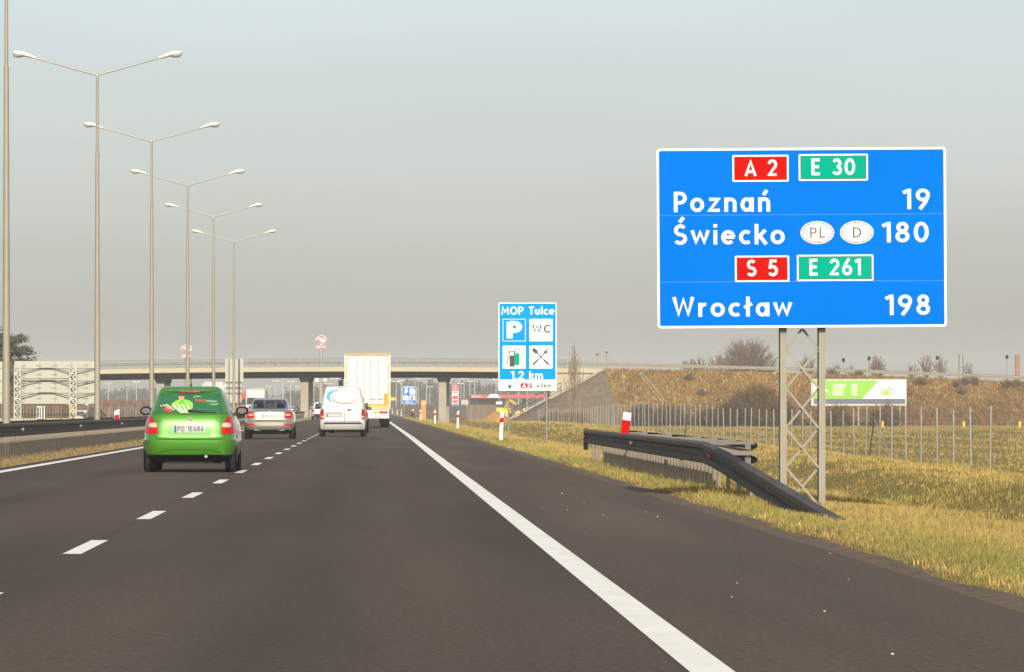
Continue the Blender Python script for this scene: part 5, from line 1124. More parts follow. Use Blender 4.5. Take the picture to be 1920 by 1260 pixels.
def small_sign_back():
    D = 345.; k = D/F; o = W(438, 790, D); o.z = -.1; X = lambda px: (px-438)*k; Z = lambda py: HC-(py-VY)*k-o.z
    o.y = 345.5
    T = thing('sign_back', o, 'narrow grey sign back with a smaller plate below, on the median', 'road sign')
    m = M('sign_back_grey', (.345,.335,.255)); q = MB(); q.box(X(422), X(456), 0, .04, Z(716), Z(672.5)); q.build('panel', m, T)
    q = MB(); q.box(X(422.5), X(452), 0, .04, Z(755), Z(738)); q.build('lower_panel', m, T)
    q = MB(); q.box(X(423), X(453.5), .0, .04, Z(737), Z(717)); q.build('lower_panel', m, T)
    for px in (429, 448.5): q = MB(); q.tube([(X(px), -.06, -.2), (X(px), -.06, Z(673))], .045, 8); q.build('post', m_galv, T)
    q = MB()
    for py in (716.5, 727, 737): q.bar((X(423), -.1, Z(py)), (X(454), -.1, Z(py)), .04)
    q.build('clamp_bar', M('brace_dark', (.10,.09,.075)), T)
small_sign_back()

# ================================================================ emergency pillar, price pylon, pylons, station
def emergency_pillar():
    D = 612.; o = W(794, 0, D); o.z = float(ground_z(o.x, D)); T = thing('emergency_pillar', o, 'slim orange emergency call pillar on the verge under the overpass', 'call pillar')
    q = MB(); q.prism(rrect(-.28,.28,0,2.25,.06), -.2, .2); q.build('housing', m_orange, T, bevel=.03)
    q = MB(); q.prism(rrect(-.2,.2,1.2,1.65,.02), -.22, -.2); q.build('speaker_panel', M('pillar_panel', (.6,.2,.03), .5), T)
    t = MB(); text(t, 'SOS', -.19, 1.8, .26, .38, -.215, .11); t.build('lettering', m_white, T)
    q = MB(); q.box(-.36,.36,-.28,.28,-.3,.04); q.build('base', m_concg, T)
emergency_pillar()
m_orl = M('station_red', (.62,.03,.03), .4, var=.05)
def eagle(mb, cx, cz, s, y, mi):                        # stylised eagle head in profile, as the station emblem
    top = [(-.34,.12),(-.22,.30),(0,.40),(.22,.34),(.38,.18),(.46,-.02),(.38,-.06),(.30,.08),(.14,.20),(-.04,.24),(-.2,.18)]
    low = [(-.5,-.06),(-.44,.06),(-.28,.08),(-.12,-.02),(.02,-.18),(.16,-.42),(.06,-.36),(-.1,-.22),(-.26,-.1),(-.4,-.06)]
    bk = [(.18,-.38),(.10,-.22),(.2,-.14),(.3,-.1),(.26,-.28)]
    for p in (top, low, bk): mb.prism([(cx+a*s, cz+b*s) for a, b in p][::-1], y-.05, y, mi)
def station_pylon(px, D, ztop, label):
    T = thing('station_pylon', (W(px, 0, D).x, D, 0), label, 'pylon sign', 'fuel station pylons'); k = D/F
    q = MB(); q.tube([(0,0,-1), (0,0,ztop-21*k)], [.5,.35], 10); q.build('mast', M('pylon_grey', (.28,.27,.24), .6), T, smooth=50)
    q = MB(); q.prism(rrect(-9.6*k, 9.6*k, ztop-26*k, ztop-19*k, .1), -.25, .25); p = q.build('name_board', m_orl, T)
    t = MB(); text(t, 'ORLEN', -8.4*k, ztop-24.8*k, 4.6*k, 16.8*k, -.27, .12, .22); t.build('lettering', m_white, p)
    q = MB(); q.prism([(a*21*k, ztop-9*k+b*19*k) for a, b in [(-.52,-.1),(-.46,.1),(-.2,.36),(.02,.45),(.25,.38),(.44,.2),(.5,-.06),(.4,-.1),(.3,-.3),(.2,-.46),(.1,-.42),(-.1,-.28),(-.3,-.14)]][::-1], -.1, .1); e = q.build('emblem_board', m_white, T)
    q = MB(); eagle(q, 0, ztop-9.5*k, 20*k, -.12, 0); q.build('emblem', m_orl, e)
    q = MB(); q.box(-.12,.12,-.1,.1,ztop-20*k,ztop-16*k); q.build('bracket', m_white, T)
station_pylon(602, 1080, W(0, 628, 1080).z, 'red fuel station pylon with an eagle head emblem, clear against the sky')
station_pylon(349.5, 1160, W(0, 645, 1160).z, 'red fuel station pylon with an eagle head emblem, behind a lamp post')
def price_pylon():
    D = 860.; k = D/F; T = thing('price_pylon', (W(853.5, 0, D).x, D, -.8), 'red and white fuel price pylon right of the bridge pier', 'pylon sign'); Z = lambda py: HC-(py-VY)*k+.8
    q = MB(); q.box(-6*k, 6*k, -.25, .25, Z(760), Z(722)); b = q.build('board', m_white, T)
    q = MB(); q.box(-5.7*k, 5.7*k, -.28, -.25, Z(733), Z(722.5)); q.box(-5*k, 5*k, -.28, -.25, Z(749), Z(742)); q.box(-5*k, 5*k, -.28, -.25, Z(755.5), Z(750.5)); q.build('red_field', m_orl, b)
    q = MB(); eagle(q, 0, Z(728), 8*k, -.29, 0); q.build('emblem', m_white, b)
    q = MB(); q.box(-4*k, 4*k, -.27, -.25, Z(736.5), Z(734.5)); q.build('price_row', m_orl, b)
    q = MB(); q.box(-5*k, 5*k, -.27, -.25, Z(759.5), Z(757)); q.build('blue_field', m_blue, b)
    q = MB(); q.box(-5*k, 5*k, -.2, .2, -.3, Z(760)); q.build('base', m_black, T)
price_pylon()
def station():
    D = 1150.; k = D/F; T = thing('fuel_station', (W(930, 0, D).x, D, -1.), 'fuel station with red canopy and pale grey building beyond the overpass', 'fuel station'); X = lambda px: (px-930)*k; Z = lambda py: HC-(py-VY)*k+1
    q = MB(); q.box(X(883), X(1060), 0, 14, Z(746), Z(740)); c = q.build('canopy', m_orl, T)
    q = MB(); q.box(X(883)-.3, X(1060)+.3, -.3, 14.2, Z(747), Z(746)-.0); q.build('canopy_edge', M('canopy_dark', (.08,.08,.09), .6), c)
    q = MB(); q.prism([(X(913),Z(745.5)),(X(938),Z(745.5)),(X(932),Z(739)),(X(922),Z(738.4)),(X(917),Z(741))], -.25, .0); e = q.build('emblem_board', m_white, c)
    q = MB(); eagle(q, X(925), Z(742), 6.4*k, -.27, 0); q.build('emblem', m_orl, e)
    t = MB(); text(t, 'ORLEN', X(884.5), Z(744.6), 2.6*k, 20*k, -.05, .1, .3); t.build('lettering', m_white, c)
    for px in (900, 945, 985, 1030): q = MB(); q.tube([(X(px), 6, 0), (X(px), 6, Z(746))], .3, 8); q.build('column', m_galvl, T)
    q = MB(); q.box(X(867), X(936), 15, 30, 0, Z(747.5)); q.build('shop_wall', M('station_wall', (.42,.43,.38), .7), T)
    q = MB(); q.box(X(866), X(937), 14.6, 31, Z(747.5), Z(746.3)); q.build('shop_roof', M('canopy_dark', (.08,.08,.09), .6), T)
    for px in (935, 952, 972): q = MB(); q.box(X(px)-.5, X(px)+.5, 5.5, 6.3, 0, 1.9); q.build('fuel_pump', m_yellow, T)
station()
def palisade():
    D = 760.; k = D/F; T = thing('palisade_fence', (W(903, 0, D).x, D, -.8), 'weathered brown plank fence in front of the fuel station', 'fence'); q = MB(); x0, x1 = -28*k, 28*k; zt = HC-(759-VY)*k+.8
    x = x0
    while x < x1: q.box(x, x+.19, 0, .04, -.5, zt+random.uniform(-.09,.09)); x += .21
    q.build('planks', M('grey_brown_wood', (.17,.125,.085), .9, scale=1.2, var=.3, stretch=(5,1,.3)), T)
    q = MB(); q.bar((x0,.07,.5),(x1,.07,.5),.1); q.bar((x0,.07,zt-.3),(x1,.07,zt-.3),.1); q.build('rail', M('grey_brown_wood', (.2,.15,.1)), T)
    q = MB(); q.box(x0-13*k, x0-.1, .1, .2, -.5, zt-.1); q.build('dark_panel', M('tarp_dark', (.07,.075,.08), .8), T)
palisade()
def excavator():
    D = 900.; k = D/F; T = thing('excavator', (W(944, 0, D).x, D, -.8), 'yellow excavator with white cab standing by the plank fence', 'excavator')
    q = MB()
    for x in (-1.1, 1.1): q.loft([[(x+a*.3, y, z) for a, y, z in ((-1,0,.1),(1,0,.1),(1,0,.9),(-1,0,.9))], [(x+a*.3, y, z) for a, y, z in ((-1,3.6,.1),(1,3.6,.1),(1,3.6,.9),(-1,3.6,.9))]])
    q.build('track', m_rubber, T, bevel=.15)
    q = MB(); q.box(-1.3,1.3,.2,3.4,1.,2.0); q.build('body', m_yellow, T, bevel=.1)
    q = MB(); q.box(-1.3,-.2,.1,1.6,2.0,3.1); q.build('cab', m_white, T, bevel=.1)
    q = MB(); q.bar((.3,.4,1.8),(1.0,-1.,3.4),.35); q.bar((1.,-1.,3.4),(2.2,-2.4,2.6),.3); q.build('boom', m_yellow, T)
    q = MB(); q.loft([[(2.2+a*.5,-2.4+b*.4,z) for a, b in ((-1,-1),(1,-1),(1,1),(-1,1))] for z in (1.5,2.6)]); q.build('bucket', m_rail, T)
excavator()
T = thing('warning_sign', (W(983.5,0,700).x, 700, -.6), 'small yellow diamond warning sign beside the stair handrail', 'road sign'); k = 700/F
q = MB(); q.prism([(0,1.0),(.36,1.4),(0,1.8),(-.36,1.4)], -.03, 0); q.build('panel', m_yellow, T); q = MB(); q.tube([(0,.03,-.3),(0,.03,1.6)], .04, 6); q.build('post', m_galv, T)
T = thing('information_board', (W(938,0,800).x, 800, -.8), 'low black information board in front of the yellow excavator', 'board'); q = MB(); q.box(-.65,.65,0,.06,2.05,2.54); q.build('panel', m_black, T); q = MB(); q.box(-.5,-.42,.07,.15,-.3,2.4); q.box(.42,.5,.07,.15,-.3,2.4); q.build('post', m_galv, T)
def earth_heap():
    mb = MB(); r = []
    for i in range(14):
        t = i/13; rr = 2.3*(1-t)**.8; r.append([(rr*1.1*math.cos(2*math.pi*j/20)*(1+.15*math.sin(j*2.3+i)), rr*math.sin(2*math.pi*j/20), 1.6*t) for j in range(20)])
    mb.loft(r); o = mb.build('earth_heap', M('orange_clay', (.36,.17,.05), .95, var=.3, scale=1.5, bump=.6), None, W(930, 0, 745)); o.location.z = -.9; tag(o, 'heap of orange clay at the end of the plank fence', 'earth heap')
earth_heap()
def far_gantry():
    D = 1500.; k = D/F; T = thing('gantry_sign', (W(601.5,0,D).x, D, -1), 'tiny cream overhead board hanging beyond the middle pier', 'road sign'); Z = lambda py: HC-(py-VY)*k+1
    q = MB(); q.box(-11.5*k, 11.5*k, 0, .2, Z(715), Z(709.5)); q.build('board', M('cream_board', (.8,.62,.38), .6), T)
    q = MB(); q.tube([(-13*k,.4,0),(-13*k,.4,Z(708))], .15, 6); q.tube([(13*k,.4,0),(13*k,.4,Z(708))], .15, 6); q.tube([(-13*k,.4,Z(711)),(13*k,.4,Z(711))], .1, 6); q.build('frame', m_galv, T)
far_gantry()
# ---------------------------------------------------------------- billboard on the slope
def billboard():
    D = 618.; k = D/F; o = W(1610, 0, D); o.z = -.9; T = thing('billboard', o, 'wide green and white advertising billboard at the foot of the embankment', 'billboard'); X = lambda px: (px-1610)*k; Z = lambda py: HC-(py-VY)*k-o.z
    q = MB(); q.box(X(1520.5), X(1700), 0, .2, Z(761), Z(710.5)); b = q.build('board', M('billboard_frame', (.45,.43,.34), .7, var=.05), T, bevel=.02)
    def poly(mb, pts, y, mi=0): mb.prism([(X(a), Z(c)) for a, c in pts], y-.01, y, mi)
    q = MB(); poly(q, [(1524.5,747.5),(1698,747.5),(1698,713.5),(1524.5,713.5)], -.0); q.build('white_field', m_white, b)
    q = MB(); poly(q, [(1524.5,747.5),(1617,747.5),(1648,713.5),(1524.5,713.5)], -.012); g = q.build('green_field', M('billboard_green', (.20,.47,.03), .6, var=.04), b)
    q = MB(); poly(q, [(1526,757),(1697,757),(1697,748),(1526,748)], -.012); q.build('dark_strip', M('billboard_slate', (.10,.10,.15), .6), b)
    q = MB(); poly(q, [(1536,726.5),(1537,722.5),(1553,733),(1552,736.5)], -.024); poly(q, [(1525,719),(1537,728),(1525,740)], -.024); q.build('white_arrow', m_white, b)
    for i, (w1, w2) in enumerate(((25,10),(22,11),(21,11),(21,9),(19,11))):
        z = 721.3+i*4.6
        for x0, w in ((1562, w1), (1597, w2)):
            q = MB(); x = x0
            while x < x0+w: u = random.uniform(1.2, 3.4); poly(q, [(x,z+1.2),(min(x+u,x0+w),z+1.2),(min(x+u,x0+w),z-1.2),(x,z-1.2)], -.024); x += u+.35
            q.build('text_line', m_white, b)
    q = MB(); poly(q, [(1652,741),(1673,741),(1662.5,727)], -.012, 0); q.build('green_triangle', M('billboard_leaf', (.30,.50,.05), .6), b)
    t = MB(); ang = math.atan2(16.5, 13.5)
    def along(x0, z0, x1, z1):
        dx, dz = (X(x1)-X(x0)), (Z(z1)-Z(z0)); L = math.hypot(dx, dz); ux, uz = dx/L, dz/L
        return lambda u, v, yy: (X(x0)+ux*u-uz*v, yy, Z(z0)+uz*u+ux*v), L
    f1, L1 = along(1649, 740, 1661, 725.5); f2, L2 = along(1664, 725, 1676.5, 740)
    text(t, 'LEROY', 0, 0, .2, L1, -.02, .12, .3, surf=f1); text(t, 'MERLIN', 0, 0, .2, L2, -.02, .12, .25, surf=f2); t.build('lettering', m_black, b)
    for px in (1535, 1575, 1610, 1650, 1688): q = MB(); q.box(X(px)-.1, X(px)+.1, .2, .4, -.8, Z(715)); q.build('post', m_galv, T)
billboard()
for i, (px, py, D, lab) in enumerate(((1655, 800, 560, 'small yellow marker post below the billboard'), (1807, 802, 560, 'small yellow marker post in the field, middle of the three right of the sign'), (1912, 803, 555, 'small yellow marker post at the right picture edge'))):
    p = W(px, 0, D); p.z = float(ground_z(p.x, D)); T = thing('marker_post', p, lab, 'marker post', 'yellow marker posts'); q = MB(); q.box(-.12,.12,-.1,.1,.1,.75); q.build('cap', m_yellow, T, bevel=.03); q = MB(); q.box(-.07,.07,-.05,.05,-.2,.1); q.build('stake', m_galv, T)

# ---------------------------------------------------------------- house and things behind the left sign
def house():
    D = 420.; k = D/F; o = W(80, 0, D); o.z = -1.; T = thing('house', o, 'low house with brown tiled roof and white dormer window behind the sign back', 'house'); X = lambda px: (px-80)*k; Z = lambda py: HC-(py-VY)*k+1
    q = MB(); q.box(X(-30), X(128), 2.2, 9., 0, Z(772)); q.build('wall', M('house_plaster', (.5,.42,.3), .9), T)
    q = MB(); za, zb = Z(776), Z(742); L, Rt = X(-40), X(136)
    q.add([(L,1.4,za),(Rt,1.4,za),(X(112),5.6,zb),(L,5.6,zb),(Rt,9.8,za),(L,9.8,za)], [(0,1,2,3),(3,2,4,5),(1,4,2),(0,3,5),(0,5,4,1)]); rf = q.build('roof', M('brown_roof_tiles', (.13,.075,.035), .85, var=.25, scale=1.5, stretch=(1,1,4), bump=.5), T)
    q = MB(); q.bar((Rt+.05,1.35,za+.1),(X(112),5.5,zb+.1),.25,.25); q.build('gable_board', M('gable_ochre', (.55,.40,.12), .7), rf)
    q = MB(); q.box(X(67), X(78), .6, 2.8, Z(785), Z(761.5)); w = q.build('dormer_window', m_white, T); q = MB(); q.box(X(69), X(72), .58, .6, Z(783), Z(763.5)); q.box(X(73.2), X(76), .58, .6, Z(783), Z(763.5)); q.build('pane', m_glass, w)
    q = MB(); q.box(X(81.5), X(83), .6, .8, Z(785), Z(761)); q.build('downpipe', m_white, T)
house()
T = thing('round_sign', (W(163,0,380).x, 380, -.8), 'pale blue round sign on a thin post under the big sign back', 'road sign'); k=380/F
q = MB(); z = HC-(757-VY)*k+.8; q.prism(disc(0, z, .13, .13, 20), -.03, 0); q.build('disc', M('pale_blue', (.25,.45,.75), .5), T); q = MB(); q.tube([(0,.02,-.3),(0,.02,z)], .03, 6); q.build('post', m_galv, T)
for px, D, lab, cl in ((159, 620, 'red and white parked van below the big sign back', (.5,.08,.05)), (173, 610, 'pale parked car between the sign back and a lamp post', (.65,.55,.5))):
    T = plain_car(px, D, lab, M('parked_paint_%d' % px, cl, .35, coat=.6), suv_rows, 'parked_car', rz=R(80)); T.location.z = -.8
T = thing('shed', (W(172,0,430).x, 430, -1), 'dark pitched shed roof right of the brown-roofed house', 'shed'); k = 430/F
q = MB(); q.box(-.7,.8,0,3,0,1.5); q.build('wall', M('shed_wall', (.3,.25,.2), .9), T); q = MB(); q.add([(-.95,-.3,1.4),(1.1,-.3,1.4),(.3,-.3,2.35),(-.95,3.2,1.4),(1.1,3.2,1.4),(.3,3.2,2.35)], [(0,1,2),(3,5,4),(0,2,5,3),(1,4,5,2),(0,3,4,1)]); q.build('roof', M('shed_roof', (.06,.055,.055), .8), T)

# ================================================================ trees
m_bark = M('bare_bark', (.13,.095,.065), .95, var=.25, scale=3); m_twig = M('bare_twigs', (.15,.105,.075), .95, var=.3, scale=2); m_twigp = M('pale_twigs', (.24,.17,.11), .95, var=.25, scale=2)
def poplar(px, D, h, label, seed):
    rnd = random.Random(seed); o = W(px, 0, D); o.z = float(max(ground_z(o.x, D), emb_z(o.x, D))); T = thing('bare_poplar', o, label, 'tree'); tm, cm = MB(), MB()
    tm.tube([(0,0,-.3),(.05,0,h*.5),(0,0,h)], [.13,.08,.02], 6)
    for i in range(110):
        z = h*rnd.uniform(.04,.9); a = rnd.uniform(0, 2*math.pi); L = h*rnd.uniform(.16,.42)*(1.15-z/h); sp = rnd.uniform(.22,.55)
        p = Vector((0,0,z)); d = Vector((math.cos(a)*sp, math.sin(a)*sp, 1)).normalized(); q = p+d*L*.5; e = q+(d+Vector((0,0,.35))).normalized()*L*.6
        cm.tube([p, q, e], [.03,.025,.018], 3, caps=False)
        for j in range(4): s = q.lerp(e, rnd.random()); cm.tube([s, s+Vector((rnd.gauss(0,.1), rnd.gauss(0,.1), rnd.uniform(.3,.8)))*L*.35], [.022,.014], 3, caps=False)
    tm.build('trunk', m_bark, T); cm.build('crown', m_twigp, T)
poplar(1077, 590, 9.6, 'slender bare poplar in front of the bridge abutment, right of the rest area sign', 3)
def fan_tree(px, ptop, D, hw, label, seed, n=60, tw=9, base=.5, zc=None):   # bare crown: stems fanning from the trunk to an uneven dome, twigs on the outer half
    rnd = np.random.default_rng(seed); o = W(px, 0, D); o.z = 0; k = D/F; h = W(0, ptop, D).z; w = hw*k; T = thing('bare_tree', o, label, 'tree', 'bare trees along the skyline'); tm, cm = MB(), MB()
    z0 = h*base; tm.tube([(0,0,-.5),(.05,0,z0*.6),(0,0,z0)], [.03*h,.022*h,.018*h], 7); r1 = .012*h**.5
    for i in range(n):
        a = rnd.uniform(0, 2*np.pi); e = rnd.uniform(.02, 1)**.8*np.pi/2; g = rnd.uniform(.78, 1.05)
        ce, se = np.cos(e)**.7, np.sin(e)**.85; tip = np.array([np.sign(np.cos(a))*abs(np.cos(a))**.6*ce*w*g, np.sin(a)*ce*w*g*.7, z0+se*(h-z0)*g])
        p0 = np.array([rnd.normal(0,.06)*w, 0, z0*rnd.uniform(.75,1.)]); mid = p0*.5+tip*.5+rnd.normal(0,.07,3)*w+np.array([0,0,.08*(h-z0)])
        cm.tube([tuple(p0), tuple(mid), tuple(tip)], [r1*1.8, r1*1.2, r1*.7], 3, caps=False)
        for j in range(tw):
            f = rnd.uniform(.3, 1.); s_ = p0*(1-f)+tip*f if f > .5 else p0*(1-f*2)+mid*f*2; d = (tip-p0); d = d/np.linalg.norm(d)+rnd.normal(0,.5,3)+[0,0,.25]; d /= np.linalg.norm(d); L = w*rnd.uniform(.14,.34)
            q = s_+d*L; cm.tube([tuple(s_), tuple(q)], [r1*.8, r1*.5], 3, caps=False)
    tm.build('trunk', m_bark, T); cm.build('crown', m_twig, T); return T
fan_tree(1400, 645, 760, 60, 'big dome-shaped bare tree on the skyline left of the sign stand', 5, 240, 13, .46)
for i, (px, pt, D, hw, lab, n) in enumerate(((1316, 668, 760, 18, 'small bare tree just left of the big dome-shaped tree', 34), (1292, 673, 760, 16, 'low bare bush-like tree at the left end of the skyline trees', 34), (1347, 667, 770, 18, 'bare tree touching the left side of the big dome-shaped tree', 34),
    (1515, 667, 700, 17, 'bare tree seen through the lattice of the sign stand', 34), (1567, 681, 720, 14, 'low bare tree just right of the sign stand', 22), (1594, 684, 720, 12, 'lowest bare tree, second to the right of the sign stand', 22), (1645, 669, 700, 14, 'compact round bare tree above the billboard', 44),
    (1712, 682, 720, 12, 'low bare tree right of the billboard', 20), (1735, 666, 700, 13, 'open-branched bare tree right of the billboard, tallest there', 24), (1765, 669, 720, 13, 'bare tree left of the lattice pylon', 24), (1813, 677, 720, 9, 'small bare tree against the lattice pylon', 18))):
    fan_tree(px, pt, D, hw*1.35, lab, 20+i, int(n*1.3), 8, .68)
def pine(px, D, ztop, w, label, seed, n=2600, z0=.25):
    rnd = np.random.default_rng(seed); o = W(px, 0, D); o.z = -1; T = thing('pine_tree', o, label, 'tree', 'pine trees'); h = ztop+1
    tm = MB(); tm.tube([(0,0,-.3),(.1,0,h*.5),(0,0,h*.95)], [.3,.2,.05], 7)
    v = []; 
    for i in range(34):
        z = h*rnd.uniform(z0, 1.); a = rnd.uniform(0, 2*np.pi); r = w*(1-((z/h-.55)/.55)**2)**.5*rnd.uniform(.45,1) if abs(z/h-.55) < .55 else .3
        c = np.array([np.cos(a)*r, np.sin(a)*r, z]); tm.tube([(0,0,z-.1*r), tuple(c)], [.07,.03], 4, caps=False)
        m = n//34; sc = w*rnd.uniform(.16,.26); p = rnd.normal(0, 1, (m,3))*np.array([sc, sc, sc*.42])+c
        for q in p:
            d = rnd.normal(0, 1, 3); d /= np.linalg.norm(d); e = np.cross(d, rnd.normal(0,1,3)); e /= np.linalg.norm(e); s = rnd.uniform(.14,.34)
            v += [q-d*s, q+d*s*.4+e*s*.5, q+d*s*.4-e*s*.5]
    tm.build('trunk', m_bark, T)
    v = np.array(v); t = np.arange(len(v)).reshape(-1,3); col = np.repeat(np.array([[.060,.068,.036]])*rnd.uniform(.55,1.5,(len(t),1)), 3, 0)
    c = raw_mesh('crown', v, t, m_leafs, col); c.parent = T
pine(20, 560, W(0, 622, 560).z, 2.6, 'dark green pine tree rising above the big sign back, at the left edge', 4, 9000)
pine(-22, 600, W(0, 606, 600).z, 2.6, 'second pine tree behind the nearest lamp post, mostly out of frame', 6, 6000)
# bushes at the foot of the embankment
def bush(px, D, w, h, label, seed, col, n=420, sy=.6, zb=None):
    rnd = np.random.default_rng(seed); o = W(px, 0, D); o.z = float(max(ground_z(o.x, D), emb_z(o.x, D))) if zb is None else zb
    m = n; x = rnd.normal(0, .42, m).clip(-1, 1)*w; y = rnd.normal(0, .4, m)*w*sy
    v = []; cl = []
    for i in range(m):
        hh = h*(1-.65*(x[i]/w)**2)*rnd.uniform(.45,1.05); p0 = np.array([x[i]*.75, y[i]*.75, -.1]); p1 = np.array([x[i]+rnd.normal(0,.18), y[i], hh]); q = p0*.5+p1*.5+rnd.normal(0,.08,3); t = .02+.00005*D
        cb = np.array(col)*rnd.uniform(.5,1.5); cl += [cb*.45]*6+[cb*1.35]*15
        for a, b in ((p0, q), (q, p1)): v += [a+[-t,0,0], a+[t,0,0], b+[0,t*.3,0]]
        for j in range(5):
            f = rnd.uniform(.35,1); s = p0+(p1-p0)*f; e = s+rnd.normal(0,1,3)*[.28,.28,.1]+[0,0,rnd.uniform(.15,.5)]; v += [s+[-t*.7,0,0], s+[t*.7,0,0], e]
    v = np.array(v); t = np.arange(len(v)).reshape(-1,3)
    ob = raw_mesh('bush', v, t, m_leafs, np.array(cl)); ob.location = o
    return tag(ob, label, 'bush', 'bare bushes around the embankment')
bush(1420, 600, 4.8, 5.1, 'largest olive brown bush at the foot of the embankment left of the sign stand', 1, (.115,.068,.020), 1500)
bush(1375, 596, 3.2, 3.0, 'dark lower bush on the left flank of the largest olive bush', 2, (.06,.04,.02), 800)
bush(1330, 600, 2.6, 2.2, 'purplish brown bush, fourth from the right of the sign stand', 3, (.085,.05,.032), 500)
bush(1255, 602, 2.8, 2.4, 'grey brown bush behind the guardrail reflector board', 4, (.075,.055,.036), 500)
bush(1205, 604, 2.6, 2.6, 'dark bush behind the fence below the drain chute', 5, (.065,.05,.034), 500)
bush(1465, 596, 2.2, 3.2, 'brown bush directly behind the left leg of the sign stand', 6, (.085,.052,.026), 600)
bush(1572, 600, 2.0, 2.6, 'brown bush in front of the billboard, left', 7, (.095,.06,.033), 300)
bush(1662, 603, 2.8, 3.2, 'thin leafless bush in front of the billboard emblem', 8, (.12,.075,.045), 150)
bush(1075, 590, 2.0, 1.8, 'rusty scrub round the foot of the bare poplar', 9, (.11,.065,.03), 300)
bush(1040, 600, 1.8, 1.5, 'dark scrub left of the bare poplar', 10, (.065,.05,.035), 300)
for i, (px, pz) in enumerate(((1727, 723), (1795, 728), (1808, 722), (1803, 740), (1886, 728), (1905, 727), (1826, 722), (1560, 700), (1610, 702), (1290, 716), (1315, 745))):
    D = 640-(.0); o = W(px, pz, 634.); 
    for y in np.arange(628, 641, .2):
        if W(px, pz, y).z <= float(emb_z(W(px, pz, y).x, y)): break
    p = W(px, pz, y); ob = bush(px, y, .62, .85, ['round dark tuft on the slope just right of the billboard','left dark tuft of the pair on the right slope','right dark tuft of the pair on the right slope','lower dark tuft below the pair on the right slope','left dark tuft near the right picture edge','right dark tuft at the right picture edge','small dark tuft on the slope between the pair and the right edge','dark tuft near the crest just left of the billboard top','dark tuft near the crest above the billboard','purple tuft on the slope near the drain chute','reddish tuft low on the slope right of the drain chute'][i], 40+i, (.105,.066,.042), 50, 1.)
    ob.location = (p.x, y, float(emb_z(p.x, y)))
# ---------------------------------------------------------------- far woods, scrub, chimney, pylon, poles
def conifers(name, label, spots, col, seed, cat='woods'):
    rnd = np.random.default_rng(seed); V = []; Cc = []
    for X, Y, h, w in spots:
        m = 120; z = rnd.uniform(.12, 1, m)*h; r = w*(1.02-z/h)*rnd.uniform(.25, 1, m); a = rnd.uniform(0, 2*np.pi, m)
        p = np.stack([X+np.cos(a)*r, Y+np.sin(a)*r, z-1.2], 1); s = rnd.uniform(.35,.9, (m,1))*w*.42
        d = rnd.normal(0, 1, (m,3)); d[:,2] *= .5; e = rnd.normal(0, 1, (m,3)); e[:,2] *= .6
        V.append(np.stack([p-d*s*.6, p+e*s*.6, p+d*s*.5-e*s*.5+[0,0,.2]], 1).reshape(-1,3)); Cc.append(np.repeat(np.array([col])*rnd.uniform(.6,1.4)*rnd.uniform(.7,1.3,(m,1)), 3, 0))
        t = .12*w; V.append(np.array([[X-t,Y,-1.2],[X+t,Y,-1.2],[X,Y,h*.9-1.2]])); Cc.append(np.repeat(np.array([[.09,.07,.05]]), 3, 0))
    v = np.concatenate(V); o = raw_mesh(name, v, np.arange(len(v)).reshape(-1,3), m_leafs, np.concatenate(Cc)); return tag(o, label, cat, kind='stuff')
def zpx(py, D): return HC-(py-VY)*D/F+1.2
sp = []
for i in range(300):
    px = random.uniform(100, 330); D = random.uniform(2000, 2350); sp.append((W(px,0,D).x, D, zpx(random.choice((726,729,732,735,740,728))+ (abs(px-235)*.04), D)*random.uniform(.8,1.05), random.uniform(1.6,3.)))
conifers('pine_woods', 'hazy bluish pine wood far behind the left span of the overpass', sp, (.055,.07,.045), 3)
sp = []
for i in range(620):
    px = random.uniform(720, 1130); D = random.uniform(1950, 2300); top = 712 if px < 900 else 718+(px-900)*.06
    sp.append((W(px,0,D).x, D, zpx(top+random.uniform(0,14), D)*random.uniform(.75,1.04), random.uniform(2.,4.)))
conifers('dark_woods', 'dark hazy wood beyond the fuel station and right span', sp, (.050,.052,.040), 4)
sp = []
for i in range(330):
    px = random.uniform(535, 730); D = random.uniform(1750, 2050); sp.append((W(px,0,D).x, D, zpx((719 if px > 575 else 728)+random.uniform(0,16), D)*random.uniform(.75,1.03), random.uniform(1.2,2.6)))
conifers('bare_woods', 'grey brown bare wood behind the lorry and the middle pier', sp, (.115,.09,.07), 5)
sp = []
for i in range(260):
    px = random.uniform(430, 560); D = random.uniform(2100, 2500); sp.append((W(px,0,D).x, D, zpx(742+random.uniform(-6,8), D)*random.uniform(.8,1.03), random.uniform(1.5,2.6)))
conifers('distant_woods', 'faint distant wood on the horizon between the oncoming lorries', sp, (.09,.085,.06), 6)
def scrub():
    n = 9000; px = rng.uniform(60, 330, n); D = rng.uniform(760, 1050, n); X = (px-VX)*D/F; h = (HC+1.0-(749-VY)*D/F)*rng.uniform(.35,1.05,n); c = rng.uniform(0,1,(n,1))
    blades('scrub', 'reddish brown scrub beyond the left span of the overpass', X, D, np.full(n,-1.), h, rng.uniform(.12,.4,n), np.array([.16,.085,.06])*(.6+.9*c), lean=.5, cat='scrub')
    n = 7000; px = rng.uniform(715, 880, n); D = rng.uniform(900, 1400, n); X = (px-VX)*D/F+2; h = (HC+1.0-(757-VY)*D/F)*rng.uniform(.3,1.05,n); c = rng.uniform(0,1,(n,1))
    ok = X > 7; blades('scrub', 'grey brown scrub along the far verge beyond the overpass', X[ok], D[ok], np.full(ok.sum(),-1.), h[ok], rng.uniform(.12,.4,n)[ok], (np.array([.12,.085,.065])*(.6+.9*c))[ok], lean=.5, cat='scrub')
scrub()
T = thing('chimney', (W(1907.5,0,900).x, 900, 0), 'slim red brick chimney on the skyline at the right edge', 'chimney'); k = 900/F; zt = W(0,665,900).z
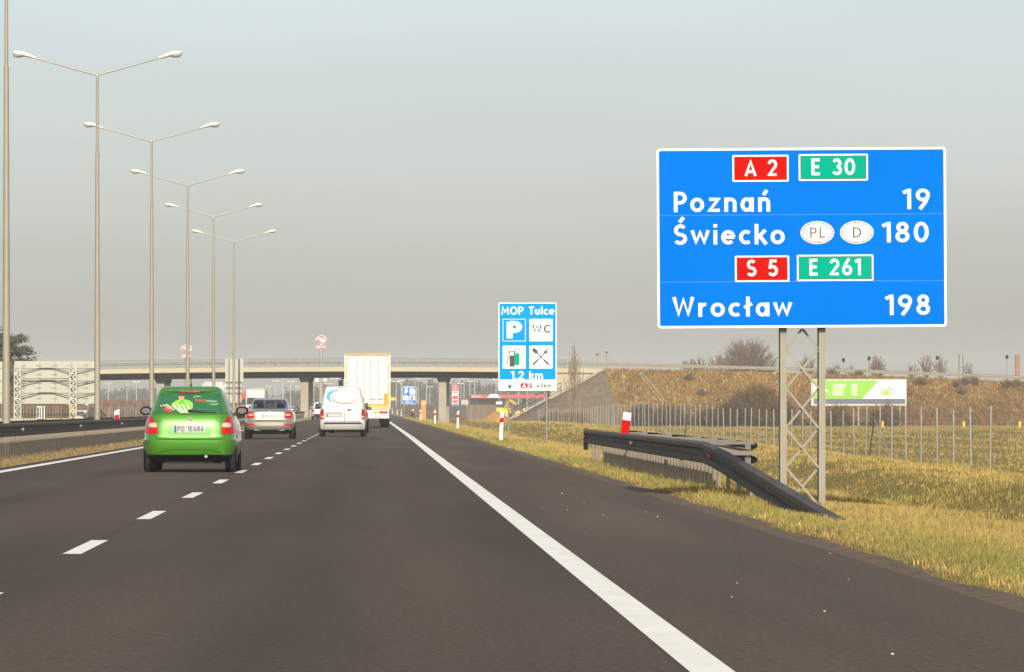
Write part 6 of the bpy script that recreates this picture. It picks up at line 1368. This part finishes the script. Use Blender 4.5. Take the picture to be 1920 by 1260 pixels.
q = MB(); q.tube([(0,0,-1),(0,0,zt-.4)], [.50,.38], 14); q.build('shaft', M('old_brick', (.30,.14,.085), .9, var=.25, scale=2), T, smooth=50); q = MB(); q.tube([(0,0,zt-.4),(0,0,zt)], .46, 14); q.build('rim', M('old_brick', (.3,.14,.085)), T)
T = thing('lattice_pylon', (W(1802,0,900).x, 900, 0), 'thin steel lattice pylon on the skyline near the chimney', 'pylon'); zt = W(0,664,900).z
q = MB(); 
for s in (-1,1):
    for t in (-1,1): q.tube([(s*.6,t*.6,-1),(s*.3,t*.3,zt)], .06, 4)
z = 0.; s = 1
while z < zt-.8:
    w = .6-.3*z/zt; q.bar((-w*s,-w,z),(w*s,-w,z+.8),.06); q.bar((-w*s,w,z),(w*s,w,z+.8),.06); z += .8; s = -s
q.build('tower', m_galv, T)
q = MB()
for z in (zt-.1, zt-1.): q.bar((-.7,0,z),(.7,0,z),.08)
q.build('cross_arm', m_galv, T)
for px, pt, lab in ((1581.5, 675, 'dark-headed lamp pole on the skyline, first right of the sign stand'), (1629.5, 672, 'dark-headed lamp pole just left of the round bare tree'), (1757.5, 671, 'dark-headed lamp pole left of the lattice pylon'), (1888, 669, 'dark-headed lamp pole just left of the brick chimney'), (1120.5, 663, 'thin pole standing at the end of the bridge railing'), (1137, 659, 'slightly taller dark pole above the embankment end')):
    D = 680.; T = thing('lamp_pole', (W(px,0,D).x, D, 0), lab, 'lamp pole', 'poles along the overpass road'); zt = W(0,pt,D).z
    q = MB(); q.tube([(0,0,-.5),(0,0,zt)], [.07,.05], 6); q.build('pole', m_galv, T)
    q = MB()
    if px > 1200: q.ball((0,0,zt), .22,.3,.32,8,6)
    else: q.box(-.16,.16,-.1,.1,zt-.25,zt)
    q.build('lamp_head', m_black, T)
# ================================================================ haze
def haze():
    mb = MB(); mb.box(-1250, 1250, -70, 3400, -3.2, 34)
    m = bpy.data.materials.new('haze'); m.use_nodes = True; n = m.node_tree.nodes; n.remove(n['Principled BSDF'])
    v = n.new('ShaderNodeVolumePrincipled'); v.inputs['Density'].default_value = .00017; v.inputs['Color'].default_value = (.96,.96,.945,1); v.inputs['Anisotropy'].default_value = -.15
    m.node_tree.links.new(v.outputs[0], n['Material Output'].inputs['Volume'])
    o = mb.build('haze', m); o['kind'] = 'stuff'; o['label'] = 'thin pale haze over the motorway'; o['category'] = 'haze'
haze()
